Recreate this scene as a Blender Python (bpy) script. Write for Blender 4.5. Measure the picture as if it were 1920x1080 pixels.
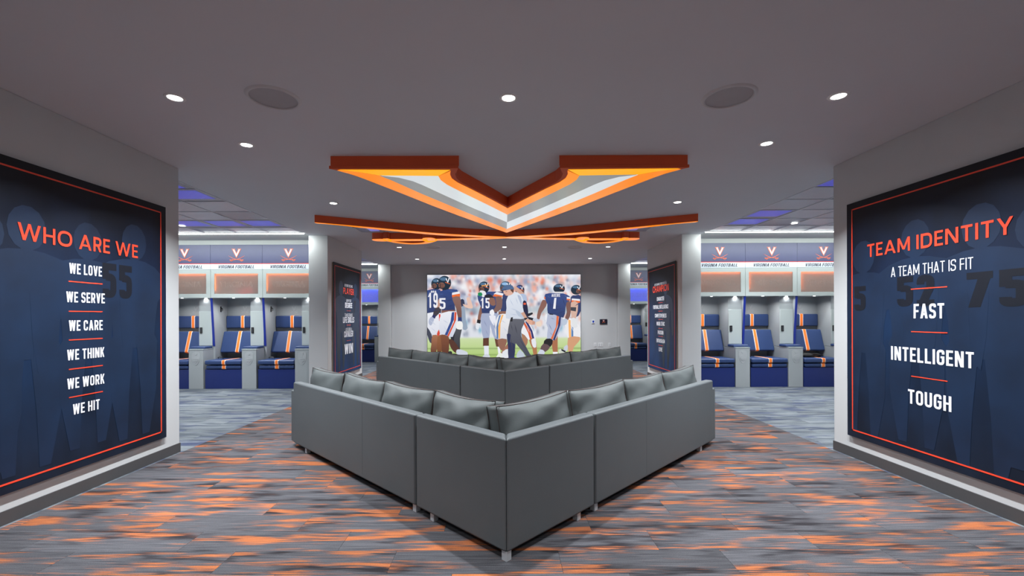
import bpy, bmesh, math, random
from mathutils import Vector, Matrix
random.seed(7)
C = bpy.context.scene.collection
S = bpy.context.scene
for o in list(bpy.data.objects): bpy.data.objects.remove(o)

# ---------------------------------------------------------------- camera, world, exposure
cam = bpy.data.cameras.new('camera'); camo = bpy.data.objects.new('camera', cam); C.objects.link(camo)
cam.sensor_width = 36; cam.lens = 830/1920*36
cam.shift_x = 16.5/1920; cam.shift_y = 54.5/1920
cam.clip_start = 0.05
camo.matrix_world = Matrix.Translation((-0.035, 0, 1.45)) @ Matrix.Rotation(math.radians(90), 4, 'X') @ Matrix.Rotation(-0.0035, 4, 'Z')
S.camera = camo
w = bpy.data.worlds.new('world'); S.world = w; w.use_nodes = True
w.node_tree.nodes['Background'].inputs[0].default_value = (0.8, 0.85, 1, 1)
w.node_tree.nodes['Background'].inputs[1].default_value = 0.05
S.view_settings.view_transform = 'Standard'
S.view_settings.look = 'None'
S.view_settings.gamma = 1
S.view_settings.use_curve_mapping = False
S.view_settings.exposure = 0.0
DOWN_W = 55.0     # watts of one ceiling downlight
COVE_W = 44.0     # watts of a cove strip
LZ = 3.07         # ceiling height

# ---------------------------------------------------------------- helpers
def lin(c):
    return tuple(((v/255)/12.92 if v/255 <= .04045 else (((v/255)+.055)/1.055)**2.4) for v in c[:3])
MATS = {}
def mat(name, col, rough=.6, metal=0, emit=None, es=0, noise=.06, scale=8, bump=0, bscale=200, coat=0, spec=.5):
    if name in MATS: return MATS[name]
    m = bpy.data.materials.new(name); m.use_nodes = True
    nt = m.node_tree; b = nt.nodes['Principled BSDF']
    c = lin(col)
    b.inputs['Roughness'].default_value = rough; b.inputs['Metallic'].default_value = metal
    b.inputs['Coat Weight'].default_value = coat
    b.inputs['Specular IOR Level'].default_value = spec
    tc = nt.nodes.new('ShaderNodeTexCoord'); n = nt.nodes.new('ShaderNodeTexNoise')
    n.inputs['Scale'].default_value = scale; n.inputs['Detail'].default_value = 3
    nt.links.new(tc.outputs['Object'], n.inputs['Vector'])
    mx = nt.nodes.new('ShaderNodeMix'); mx.data_type = 'RGBA'
    mx.inputs[6].default_value = (*[v*(1-noise) for v in c], 1); mx.inputs[7].default_value = (*[min(1, v*(1+noise)) for v in c], 1)
    nt.links.new(n.outputs['Fac'], mx.inputs[0]); nt.links.new(mx.outputs[2], b.inputs['Base Color'])
    if emit:
        b.inputs['Emission Color'].default_value = (*lin(emit), 1); b.inputs['Emission Strength'].default_value = es
    if bump:
        n2 = nt.nodes.new('ShaderNodeTexNoise'); n2.inputs['Scale'].default_value = bscale
        nt.links.new(tc.outputs['Object'], n2.inputs['Vector'])
        bp = nt.nodes.new('ShaderNodeBump'); bp.inputs['Strength'].default_value = bump; bp.inputs['Distance'].default_value = .004
        nt.links.new(n2.outputs['Fac'], bp.inputs['Height']); nt.links.new(bp.outputs[0], b.inputs['Normal'])
    MATS[name] = m
    return m

class MB:
    def __init__(s): s.v = []; s.f = []; s.m = []
    def add(s, vs, fs, mi=0):
        k = len(s.v); s.v += [tuple(p) for p in vs]; s.f += [tuple(i+k for i in f) for f in fs]; s.m += [mi]*len(fs); return s
    def box(s, x0, x1, y0, y1, z0, z1, mi=0):
        return s.add([(x0,y0,z0),(x1,y0,z0),(x1,y1,z0),(x0,y1,z0),(x0,y0,z1),(x1,y0,z1),(x1,y1,z1),(x0,y1,z1)],
              [(0,3,2,1),(4,5,6,7),(0,1,5,4),(1,2,6,5),(2,3,7,6),(3,0,4,7)], mi)
    def prism(s, pts, a, b, axis='z', mi=0):
        # pts 2D outline; extruded from a to b along axis. axis z:(x,y) y:(x,z) x:(y,z)
        def P(p, t): return {'z': (p[0],p[1],t), 'y': (p[0],t,p[1]), 'x': (t,p[0],p[1])}[axis]
        n = len(pts)
        fs = [tuple(range(n)), tuple(range(2*n-1, n-1, -1))] + [(i, i+n, (i+1) % n+n, (i+1) % n) for i in range(n)]
        return s.add([P(p, a) for p in pts]+[P(p, b) for p in pts], fs, mi)
    def lathe(s, prof, n=24, cx=0, cy=0, mi=0):   # prof list (r,z)
        k = len(prof); vs = []; fs = []
        for i in range(n):
            a = 2*math.pi*i/n
            vs += [(cx+r*math.cos(a), cy+r*math.sin(a), z) for r, z in prof]
        for i in range(n):
            for j in range(k-1):
                fs.append((i*k+j, ((i+1) % n)*k+j, ((i+1) % n)*k+j+1, i*k+j+1))
        return s.add(vs, fs, mi)
    def tube(s, pts, r, n=6, closed=False, mi=0):
        vs = []; fs = []; N = len(pts); pts = [Vector(p) for p in pts]
        for i, p in enumerate(pts):
            a = pts[(i-1) % N] if (closed or i > 0) else p; b = pts[(i+1) % N] if (closed or i < N-1) else p
            t = (b-a).normalized(); u = t.cross(Vector((0,0,1)))
            if u.length < .05: u = t.cross(Vector((0,1,0)))
            u.normalize(); q = t.cross(u)
            for j in range(n):
                an = 2*math.pi*j/n; vs.append(p+u*math.cos(an)*r+q*math.sin(an)*r)
        for i in range(N if closed else N-1):
            for j in range(n):
                fs.append((i*n+j, i*n+(j+1) % n, ((i+1) % N)*n+(j+1) % n, ((i+1) % N)*n+j))
        if not closed: fs += [tuple(range(n-1,-1,-1)), tuple(range((N-1)*n, N*n))]
        return s.add(vs, fs, mi)
    def mesh(s, name, mats):
        me = bpy.data.meshes.new(name); me.from_pydata(s.v, [], s.f)
        for m in (mats if isinstance(mats, (list, tuple)) else [mats]): me.materials.append(m)
        for i, p in enumerate(me.polygons): p.material_index = s.m[i]
        bm = bmesh.new(); bm.from_mesh(me); bmesh.ops.recalc_face_normals(bm, faces=bm.faces); bm.to_mesh(me); bm.free()
        return me
    def build(s, name, mats, parent=None, bevel=0, seg=2, smooth=False):
        o = bpy.data.objects.new(name, s.mesh(name, mats)); C.objects.link(o)
        if parent: o.parent = parent
        if bevel:
            md = o.modifiers.new('bevel', 'BEVEL'); md.width = bevel; md.segments = seg; md.limit_method = 'ANGLE'; md.harden_normals = False
        if smooth or bevel:
            for p in o.data.polygons: p.use_smooth = True
            if bevel or smooth == 'auto':
                md = o.modifiers.new('wn', 'WEIGHTED_NORMAL') if bevel else None
        return o
def box(name, x0,x1,y0,y1,z0,z1, m, parent=None, bevel=0, seg=2):
    return MB().box(x0,x1,y0,y1,z0,z1).build(name, m, parent, bevel, seg)
def tag(o, label=None, cat=None, group=None, kind=None):
    if label: o['label'] = label
    if cat: o['category'] = cat
    if group: o['group'] = group
    if kind: o['kind'] = kind
    return o
def empty(name, loc, rz=0):
    o = bpy.data.objects.new(name, None); C.objects.link(o); o.location = loc; o.rotation_euler = (0,0,rz); o.empty_display_size = .1
    return o
def kids(o): return [c for c in bpy.data.objects if c.parent == o]
def copy_tree(o, parent=None):
    c = o.copy(); C.objects.link(c); c.parent = parent
    for ch in KIDS.get(o.name, []): copy_tree(ch, c)
    return c
KIDS = {}
def index_kids():
    KIDS.clear()
    for o in bpy.data.objects:
        if o.parent: KIDS.setdefault(o.parent.name, []).append(o)
def label(o, s): o['label'] = s; return o

_txt = {}
def text_geo(s, bold=.0, shear=0, outline=0, res=3):
    key = (s, bold, shear, outline)
    if key in _txt: return _txt[key]
    cu = bpy.data.curves.new('t', 'FONT'); cu.body = s; cu.offset = bold; cu.shear = shear; cu.resolution_u = res
    if outline: cu.fill_mode = 'NONE'; cu.bevel_depth = outline; cu.bevel_resolution = 0
    o = bpy.data.objects.new('t', cu); C.objects.link(o)
    dg = bpy.context.evaluated_depsgraph_get(); me = bpy.data.meshes.new_from_object(o.evaluated_get(dg))
    vs = [tuple(v.co) for v in me.vertices]; fs = [tuple(p.vertices) for p in me.polygons]
    bpy.data.objects.remove(o); bpy.data.meshes.remove(me)
    x0 = min(v[0] for v in vs); x1 = max(v[0] for v in vs); y0 = min(v[1] for v in vs); y1 = max(v[1] for v in vs)
    vs = [((v[0]-x0)/(x1-x0), (v[1]-y0)/(y1-y0), v[2]) for v in vs]
    _txt[key] = (vs, fs); return vs, fs
def text(mb, s, xc, zc, wd, h, y, bold=.02, shear=0, mi=0, outline=0):
    """flat lettering in the local XZ plane facing -Y, fitted to a box"""
    vs, fs = text_geo(s, bold, shear, outline)
    mb.add([(xc+(v[0]-.5)*wd, y+(v[2]*.1 if outline else 0), zc+(v[1]-.5)*h) for v in vs], fs, mi)
    return mb
def smooth_closed(pts, n=3):
    out = []; N = len(pts)
    for i in range(N):
        p0, p1, p2, p3 = (Vector(pts[(i+k) % N]) for k in (-1,0,1,2))
        for j in range(n):
            t = j/n
            out.append(tuple(.5*((2*p1)+(-p0+p2)*t+(2*p0-5*p1+4*p2-p3)*t*t+(-p0+3*p1-3*p2+p3)*t**3)))
    return out
def smooth_open(pts, n=4):
    out = []; N = len(pts)
    for i in range(N-1):
        p0 = Vector(pts[max(i-1,0)]); p1 = Vector(pts[i]); p2 = Vector(pts[i+1]); p3 = Vector(pts[min(i+2,N-1)])
        for j in range(n):
            t = j/n
            out.append(tuple(.5*((2*p1)+(-p0+p2)*t+(2*p0-5*p1+4*p2-p3)*t*t+(-p0+3*p1-3*p2+p3)*t**3)))
    out.append(tuple(pts[-1])); return out

# ---------------------------------------------------------------- own sans lettering, built from strokes
def _fillet(pts, r, closed=False, n=5, sharp=()):
    out = []; N = len(pts)
    for i in range(N):
        p = Vector(pts[i])
        if (not closed and i in (0, N-1)) or i in sharp or r <= 0: out.append(p); continue
        a = Vector(pts[(i-1) % N])-p; b = Vector(pts[(i+1) % N])-p
        d = min(r, a.length*.499, b.length*.499)
        s = p+a.normalized()*d; e = p+b.normalized()*d
        for k in range(n+1):
            t = k/n; out.append(s*(1-t)**2+p*2*t*(1-t)*1.0+e*t*t if False else (s*(1-t)*(1-t)+p*(2*t*(1-t))+e*(t*t)))
    return out
def _band(pts, t, closed=False):
    N = len(pts); L_ = []; R_ = []
    for i in range(N):
        d1 = (pts[i]-pts[i-1]) if (i > 0 or closed) else (pts[1]-pts[0])
        d2 = (pts[(i+1) % N]-pts[i]) if (i < N-1 or closed) else (pts[-1]-pts[-2])
        if d1.length < 1e-6: d1 = d2
        if d2.length < 1e-6: d2 = d1
        n1 = Vector((-d1.y, d1.x)).normalized(); n2 = Vector((-d2.y, d2.x)).normalized(); m = (n1+n2)
        m.normalize(); k = 1/max(.5, m.dot(n1)); L_.append(pts[i]+m*t/2*k); R_.append(pts[i]-m*t/2*k)
    qs = []
    for i in range(N if closed else N-1):
        j = (i+1) % N; qs.append([L_[i], L_[j], R_[j], R_[i]])
    return qs
def glyph(c, w, t):
    L, R, B, T = t/2, w-t/2, t/2, 1-t/2; r = min(w*.5, .45); q = []
    bar = lambda x0,x1,y0,y1: q.append([Vector((x0,y0)),Vector((x1,y0)),Vector((x1,y1)),Vector((x0,y1))])
    def sl(x0, y0, x1, y1, h=None): h = (h or t*1.08)/2; q.append([Vector((x0-h,y0)),Vector((x0+h,y0)),Vector((x1+h,y1)),Vector((x1-h,y1))])
    def st(pts, rr=None, closed=False, sharp=()): q.extend(_band(_fillet(pts, r if rr is None else rr, closed, sharp=sharp), t, closed))
    h = t*.54
    if c == 'A': sl(h,0,w/2,1); sl(w-h,0,w/2,1); bar(w*.2,w*.8,.22,.22+t*.8)
    elif c == 'V': sl(h,1,w/2,0); sl(w-h,1,w/2,0)
    elif c == 'W': sl(h,1,w*.28,0); sl(w*.28,0,w/2,1,t*.95); sl(w/2,1,w*.72,0,t*.95); sl(w-h,1,w*.72,0)
    elif c == 'M': bar(0,t,0,1); bar(w-t,w,0,1); sl(t*.6,1,w/2,.15,t); sl(w-t*.6,1,w/2,.15,t)
    elif c == 'N': bar(0,t,0,1); bar(w-t,w,0,1); sl(t*.62,1,w-t*.62,0,t*1.1)
    elif c == 'H': bar(0,t,0,1); bar(w-t,w,0,1); bar(0,w,.5-t*.42,.5+t*.42)
    elif c == 'I': bar(w/2-t/2,w/2+t/2,0,1)
    elif c == 'T': bar(0,w,1-t*.9,1); bar(w/2-t/2,w/2+t/2,0,1)
    elif c == 'L': bar(0,t,0,1); bar(0,w,0,t*.9)
    elif c in 'EF': bar(0,t,0,1); bar(0,w,1-t*.9,1); bar(0,w*.92,.5-t*.42,.5+t*.42); c == 'E' and bar(0,w,0,t*.9)
    elif c == 'K': bar(0,t,0,1); sl(t,.42,w-h,1); sl(t*1.5,.5,w-h,0)
    elif c == 'Y': sl(h,1,w/2,.42); sl(w-h,1,w/2,.42); bar(w/2-t/2,w/2+t/2,0,.45)
    elif c == 'X': sl(h,0,w-h,1); sl(w-h,0,h,1)
    elif c in 'O0Q': st([(L,B),(R,B),(R,T),(L,T)], closed=True)
    elif c == 'C': st([(R,.66),(R,T),(L,T),(L,B),(R,B),(R,.34)])
    elif c == 'G': st([(R,.70),(R,T),(L,T),(L,B),(R,B),(R,.46)]); bar(w*.5,w,.46-t*.1,.46+t*.7)
    elif c == 'S': st([(R,.74),(R,T),(L,T),(L,.52),(R,.48),(R,B),(L,B),(L,.26)])
    elif c == 'U': st([(L,1),(L,B),(R,B),(R,1)])
    elif c == 'J': st([(L,.3),(L,B),(R,B),(R,1)])
    elif c == 'D': bar(0,t,0,1); st([(L,T),(R,T),(R,B),(L,B)])
    elif c in 'PR': bar(0,t,0,1); st([(L,T),(R,T),(R,.44),(L,.44)], min(r,.26)); c == 'R' and sl(w-h,0,w*.55,.44)
    elif c == 'B': bar(0,t,0,1); st([(L,T),(R*.96,T),(R*.96,.52),(L,.52)], .22); st([(L,.52),(R,.52),(R,B),(L,B)], .24)
    elif c == '1': bar(w/2-t/2,w/2+t/2,0,1); sl(w/2-t*1.2,.72,w/2,1,t*.8)
    elif c == '2': st([(L,.70),(L,T),(R,T),(R,.56)]); sl(L+t*.2,.05,R-t*.05,.60,t*1.2); bar(0,w,0,t*.9)
    elif c == '5': st([(L,.60),(R,.60),(R,B),(L,B),(L,.26)]); bar(0,t,.54,1); bar(0,w,1-t*.9,1)
    elif c == '7': bar(0,w,1-t*.9,1); sl(w*.3,0,w-h,1)
    elif c == '9': st([(L,.42),(R,.42),(R,T),(L,T)], closed=True); st([(R,.6),(R,B),(L,B),(L,.24)])
    return q
WIDE = dict(A=.98,W=1.42,O=1.04,H=.80,R=.66,E=.58,T=.70,M=1.0,D=.82,N=.84,Y=.86,I=0,C=.92,P=.66,L=.55)
def stroke_text(mb, s, xc, zc, wd, h, y, t=.2, style='cond', shear=0, mi=0, gap=None, cw=.50):
    x = 0; qs = []; gp = gap if gap is not None else (.16 if style == 'wide' else .11)
    for ch in s:
        if ch == ' ': x += (.34 if style == 'wide' else .26); continue
        if style == 'wide': w = WIDE.get(ch, .8)
        else: w = {'W': cw*1.5, 'M': cw*1.38, 'A': cw*1.12, 'V': cw*1.08, 'N': cw*1.06, 'E': cw*.86, 'F': cw*.84, 'L': cw*.84, 'T': cw*.94, 'Y': cw*1.08, 'I': 0}.get(ch, cw)
        if ch == 'I': w = t
        for q in glyph(ch, w, t): qs.append([(p.x+x+shear*p.y, p.y) for p in q])
        x += w+gp
    x -= gp; x0 = 0; x1 = x+shear
    for i, q in enumerate(qs):
        mb.add([(xc+((px-x0)/(x1-x0)-.5)*wd, y-.000012*i, zc+(py-.5)*h) for px, py in q], [(0,1,2,3)], mi)
    return mb
# ---------------------------------------------------------------- materials
M_wall = mat('wall_paint', (198,200,202), .75, noise=.02, scale=3)
M_ceil = mat('ceiling_paint', (204,207,214), .85, noise=.02, scale=2)
M_gyp = mat('soffit_paint', (186,190,190), .8, noise=.02)
M_base = mat('baseboard_rubber', (74,73,75), .5, noise=.05)
M_dark = mat('dark_void', (24,25,34), .9)
M_grid = mat('grid_bar_white', (205,207,215), .4)
M_white = mat('white_plastic', (225,226,228), .45)
M_navy = mat('poster_navy', (22,30,50), .32, noise=.3, scale=1.2)
M_red = mat('poster_red', (240,74,48), .4)
M_wtext = mat('poster_white', (232,234,242), .45)
M_edge = mat('poster_edge', (150,138,122), .5)
M_leather = mat('grey_leather', (80,85,88), .5, noise=.06, scale=6, bump=.2, bscale=350)
M_leather2 = mat('grey_leather_cushion', (76,81,82), .54, noise=.08, scale=5, bump=.25, bscale=300)
M_seam = mat('seam_thread', (58,44,42), .6)
M_steel = mat('brushed_steel', (198,200,204), .3, .35)
M_locker = mat('locker_laminate', (158,163,166), .45, noise=.03, scale=4)
M_locker2 = mat('locker_frame', (182,190,190), .4, noise=.02)
M_vinyl = mat('navy_vinyl', (44,64,108), .40, noise=.06, bump=.1)
M_box = mat('navy_laminate', (26,42,104), .35, noise=.05)
M_blueedge = mat('blue_edge_band', (24,44,140), .35)
M_stripe = mat('orange_vinyl', (246,124,46), .4)
M_stripew = mat('white_vinyl', (226,220,214), .4)
M_black = mat('black_plastic', (18,18,20), .4)
M_banner = mat('banner_navy', (48,54,104), .45, noise=.1, spec=1.0)
M_bwhite = mat('banner_white', (214,222,234), .4)
M_btext = mat('banner_lettering', (36,40,58), .5)
M_orange = mat('logo_orange', (240,112,62), .4)
M_emboss = mat('emboss_grey', (168,172,175), .5)
M_oshell = mat('emblem_side_orange', (226,92,44), .55, noise=.04)
M_frost_line = mat('etched_line', (186,180,176), .5)

def glow(name, col, s, rough=.18):
    return mat(name, [c*.55 for c in col], rough, emit=col, es=s, noise=.02)
M_oface = glow('emblem_orange_face', (255,138,14), .95)
M_yface = glow('emblem_amber_face', (255,176,0), .95)
M_wface = glow('emblem_white_face', (226,234,238), .78)
M_gface = glow('emblem_grey_face', (168,172,172), .55)
M_lamp = mat('lamp_lens', (255,255,255), emit=(255,252,246), es=14)
M_strip = mat('strip_lens', (255,255,255), emit=(250,255,250), es=9)

def frosted(name, tint):
    m = bpy.data.materials.new(name); m.use_nodes = True; nt = m.node_tree
    b = nt.nodes['Principled BSDF']; b.inputs['Base Color'].default_value = (*lin(tint), 1); b.inputs['Roughness'].default_value = .35
    t = nt.nodes.new('ShaderNodeBsdfTranslucent'); t.inputs[0].default_value = (.95,.93,.92,1)
    mx = nt.nodes.new('ShaderNodeMixShader'); mx.inputs[0].default_value = .72
    g = nt.nodes.new('ShaderNodeBsdfRefraction'); g.inputs['Roughness'].default_value = .45; g.inputs['IOR'].default_value = 1.02
    g.inputs[0].default_value = (.95,.93,.92,1)
    mx2 = nt.nodes.new('ShaderNodeMixShader'); mx2.inputs[0].default_value = .55
    nt.links.new(t.outputs[0], mx2.inputs[1]); nt.links.new(g.outputs[0], mx2.inputs[2])
    nt.links.new(b.outputs[0], mx.inputs[1]); nt.links.new(mx2.outputs[0], mx.inputs[2])
    nt.links.new(mx.outputs[0], nt.nodes['Material Output'].inputs[0])
    return m
M_frost = frosted('frosted_glass', (182,175,172))
M_ledo = mat('orange_led', (255,150,90), emit=(255,125,55), es=11)
M_blueglow = mat('blue_glow', (90,120,255), emit=(50,85,255), es=16)  # glow added in the far cabinets in place of reflected screen light

# carpet: streaked loop pile in planks, orange streaks in the lounge, slate streaks in the locker bays
def carpet():
    m = bpy.data.materials.new('streaked_carpet'); m.use_nodes = True; nt = m.node_tree; L = nt.links.new
    b = nt.nodes['Principled BSDF']; b.inputs['Roughness'].default_value = .95; b.inputs['Specular IOR Level'].default_value = .15
    geo = nt.nodes.new('ShaderNodeNewGeometry'); sp = nt.nodes.new('ShaderNodeSeparateXYZ'); L(geo.outputs['Position'], sp.inputs[0])
    def MA(op, a, b_=None, c=None):
        n = nt.nodes.new('ShaderNodeMath'); n.operation = op
        for i, v in enumerate((a, b_, c)):
            if v is None: continue
            if isinstance(v, (int, float)): n.inputs[i].default_value = v
            else: L(v, n.inputs[i])
        return n.outputs[0]
    X, Y = sp.outputs[0], sp.outputs[1]
    row = MA('FLOOR', MA('DIVIDE', Y, .25))
    off = MA('FRACT', MA('MULTIPLY', row, .37))
    colm = MA('FLOOR', MA('ADD', X, off))
    cb = nt.nodes.new('ShaderNodeCombineXYZ'); L(row, cb.inputs[0]); L(colm, cb.inputs[1])
    wn = nt.nodes.new('ShaderNodeTexWhiteNoise'); wn.noise_dimensions = '3D'; L(cb.outputs[0], wn.inputs['Vector'])
    r = wn.outputs['Value']; rs = nt.nodes.new('ShaderNodeSeparateColor'); L(wn.outputs['Color'], rs.inputs[0])
    def noise(sx, sy, ox, det=2, tile=1.0):
        c = nt.nodes.new('ShaderNodeCombineXYZ')
        L(MA('MULTIPLY_ADD', X, sx, ox), c.inputs[0])
        L(MA('MULTIPLY', Y, sy), c.inputs[1])
        L(MA('MULTIPLY', r, 9.0*tile), c.inputs[2])
        n = nt.nodes.new('ShaderNodeTexNoise'); n.inputs['Scale'].default_value = 1; n.inputs['Detail'].default_value = det
        n.inputs['Roughness'].default_value = .6
        L(c.outputs[0], n.inputs['Vector']); return n.outputs['Fac']
    blob = noise(1.7, 9.5, 0, 2, .35); fine = noise(3.4, 130, 13, 4, 1); fine2 = noise(6, 300, 40, 2, 1)
    blob2 = noise(1.7, 8, 50, 2, .6); grain = noise(170, 400, 5, 1, 0)
    v = MA('ADD', MA('MULTIPLY', blob, .60), MA('ADD', MA('MULTIPLY', fine, .42), MA('MULTIPLY', MA('SUBTRACT', rs.outputs[0], .5), .05)))
    def ramp(fac, a, b_):
        n = nt.nodes.new('ShaderNodeMapRange'); n.inputs[1].default_value = a; n.inputs[2].default_value = b_; L(fac, n.inputs[0]); return n.outputs[0]
    om = ramp(v, .540, .60)
    dv = MA('ADD', MA('MULTIPLY', blob2, .70), MA('MULTIPLY', fine2, .32))
    dm = ramp(dv, .53, .62)
    def mix(f, a, b_):
        n = nt.nodes.new('ShaderNodeMix'); n.data_type = 'RGBA'
        for s_, v_ in ((6, a), (7, b_)):
            if isinstance(v_, tuple): n.inputs[s_].default_value = (*lin(v_), 1)
            else: L(v_, n.inputs[s_])
        if isinstance(f, float): n.inputs[0].default_value = f
        else: L(f, n.inputs[0])
        return n.outputs[2]
    g1 = mix(ramp(fine, .3, .7), (66,66,71), (106,105,110))
    g1 = mix(MA('MULTIPLY', dm, .92), g1, (40,36,40))
    orr = mix(ramp(fine2, .3, .7), (150,84,50), (204,124,80))
    inner = mix(om, g1, orr)
    g2 = mix(ramp(v, .42, .58), (88,95,104), (132,138,143))
    outer = mix(MA('MULTIPLY', dm, .85), g2, (62,70,102))
    zone = MA('GREATER_THAN', MA('ABSOLUTE', X), 3.52)
    base = mix(zone, inner, outer)
    gr = mix(ramp(grain, .3, .7), (206,206,206), (255,255,255))
    mm = nt.nodes.new('ShaderNodeMix'); mm.data_type = 'RGBA'; mm.blend_type = 'MULTIPLY'; mm.inputs[0].default_value = 1
    L(base, mm.inputs[6]); L(gr, mm.inputs[7])
    tone = mix(rs.outputs[1], (226,226,226), (255,255,255))
    m3 = nt.nodes.new('ShaderNodeMix'); m3.data_type = 'RGBA'; m3.blend_type = 'MULTIPLY'; m3.inputs[0].default_value = 1
    L(mm.outputs[2], m3.inputs[6]); L(tone, m3.inputs[7])
    L(m3.outputs[2], b.inputs['Base Color'])
    bp = nt.nodes.new('ShaderNodeBump'); bp.inputs['Strength'].default_value = .35; bp.inputs['Distance'].default_value = .003
    L(fine2, bp.inputs['Height']); L(bp.outputs[0], b.inputs['Normal'])
    return m
M_carpet = carpet()

def panel_metal(name, col, emit=None, es=0):
    m = mat(name, col, .34, .25, emit=emit, es=es, noise=.05)
    nt = m.node_tree; tc = [n for n in nt.nodes if n.type == 'TEX_COORD'][0]
    wv = nt.nodes.new('ShaderNodeTexWave'); wv.inputs['Scale'].default_value = 22; wv.bands_direction = 'DIAGONAL'
    nt.links.new(tc.outputs['Object'], wv.inputs['Vector'])
    bp = nt.nodes.new('ShaderNodeBump'); bp.inputs['Strength'].default_value = .25; bp.inputs['Distance'].default_value = .003
    nt.links.new(wv.outputs['Fac'], bp.inputs['Height']); nt.links.new(bp.outputs[0], nt.nodes['Principled BSDF'].inputs['Normal'])
    return m
M_panel = panel_metal('perforated_metal', (178,180,192))
M_panel2 = panel_metal('perforated_metal_dark', (140,142,154))
M_panelb = panel_metal('perforated_metal_blue_glow', (70,76,170), (70,72,205), .42)  # emissive blue imitates LED light mirrored in the metal

# ---------------------------------------------------------------- setting
XW = 3.505; XO = 3.86; YB = -2.6; YE = 15.3; XS = 7.35
fl = box('floor', -XS, XS, YB, YE, -.2, -.008, M_dark); tag(fl, kind='structure')
planks = []
r0 = int(math.floor(YB/.25)); r1 = int(math.ceil(YE/.25))
for r in range(r0, r1):
    off = (r*.37) % 1.0
    for c in range(-9, 10):
        x0 = c-off; x1 = x0+1; y0 = r*.25; y1 = y0+.25
        x0c, x1c = max(x0, -XS), min(x1, XS)
        if x1c-x0c < .05 or y0 < YB-.01 or y1 > YE+.2: continue
        if 13.7 < y0 and abs((x0+x1)/2) < 3.4: continue
        planks.append((x0c, x1c, y0, y1))
def vis(p):
    x = (p[0]+p[1])/2; y = (p[2]+p[3])/2
    if y < 2.2: return -1
    if abs(x) > y*1.17+.5: return -1
    if abs(x) > 3.9 and not (4.8 < y < 9.1): return -1
    if 2.3 < y < 4.7 and abs(x) > 3.6: return -1
    return 1/(y*y)
planks.sort(key=vis, reverse=True)
near = planks[:300]; rest = planks[300:]
full = None
g = .0008
for p in near:
    if abs(p[1]-p[0]-1) < 1e-6:
        if full is None: full = MB().box(g, 1-g, g, .25-g, -.008, 0).mesh('carpet_plank', M_carpet)
        me = full
    else:
        me = MB().box(g, p[1]-p[0]-g, g, .25-g, -.008, 0).mesh('carpet_plank', M_carpet)
    o = bpy.data.objects.new('carpet_plank', me); C.objects.link(o); o.location = (p[0], p[2], 0); o.parent = fl
mb = MB()
for p in rest: mb.box(p[0]+g, p[1]-g, p[2]+g, p[3]-g, -.008, 0)
tag(mb.build('carpet_planks', M_carpet, fl), kind='stuff')

# columns with posters (three pairs of wall stubs) and the screen wall
def colwall(name, sx, y0, y1, XW=3.485):
    xa, xb = sorted((sx*XW, sx*XO))
    tag(box(name, xa, xb, y0, y1, 0, LZ, M_wall, bevel=.004), kind='structure')
    t = .008; z = .10; b = MB()
    b.box(xa-t, xb+t, y0-t, y1+t, .0005, z)
    tag(b.build('baseboard_'+name[5:], M_base, bevel=.002), kind='structure')
colwall('wall_left_near', -1, 2.66, 4.80, 3.55); colwall('wall_right_near', 1, 2.66, 4.80, 3.55)
colwall('wall_left_middle', -1, 8.71, 10.80); colwall('wall_right_middle', 1, 8.71, 10.80)
colwall('wall_left_far', -1, 13.55, 15.2); colwall('wall_right_far', 1, 13.55, 15.2)
tag(box('wall_back', -3.48, 3.48, 13.68, 13.9, 0, LZ, M_wall), kind='structure')
tag(box('baseboard_back', -3.48, 3.48, 13.668, 13.68, .0005, .10, M_base), kind='structure')
tag(box('wall_behind', -XS-.1, XS+.1, YB-.1, YB, 0, LZ+.3, M_wall), kind='structure')
tag(box('wall_left', -XS-.1, -XS, YB, YE, 0, LZ+.3, M_wall), kind='structure')
tag(box('wall_right', XS, XS+.1, YB, YE, 0, LZ+.3, M_wall), kind='structure')
tag(box('wall_end', -XS, XS, YE, YE+.1, 0, LZ+.3, M_wall), kind='structure')
# partitions behind the locker rows
for sx, n in ((-1, 'left'), (1, 'right')):
    a, b = sorted((sx*3.89, sx*XS))
    tag(box('wall_lockers_'+n, a, b, 9.83, 9.95, 0, LZ, M_wall), kind='structure')
    a, b = sorted((sx*XW, sx*3.94))
    tag(box('wall_return_'+n, *sorted((sx*3.865, sx*3.918)), 9.0, 9.82, 0, LZ, M_wall), kind='structure')

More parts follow.
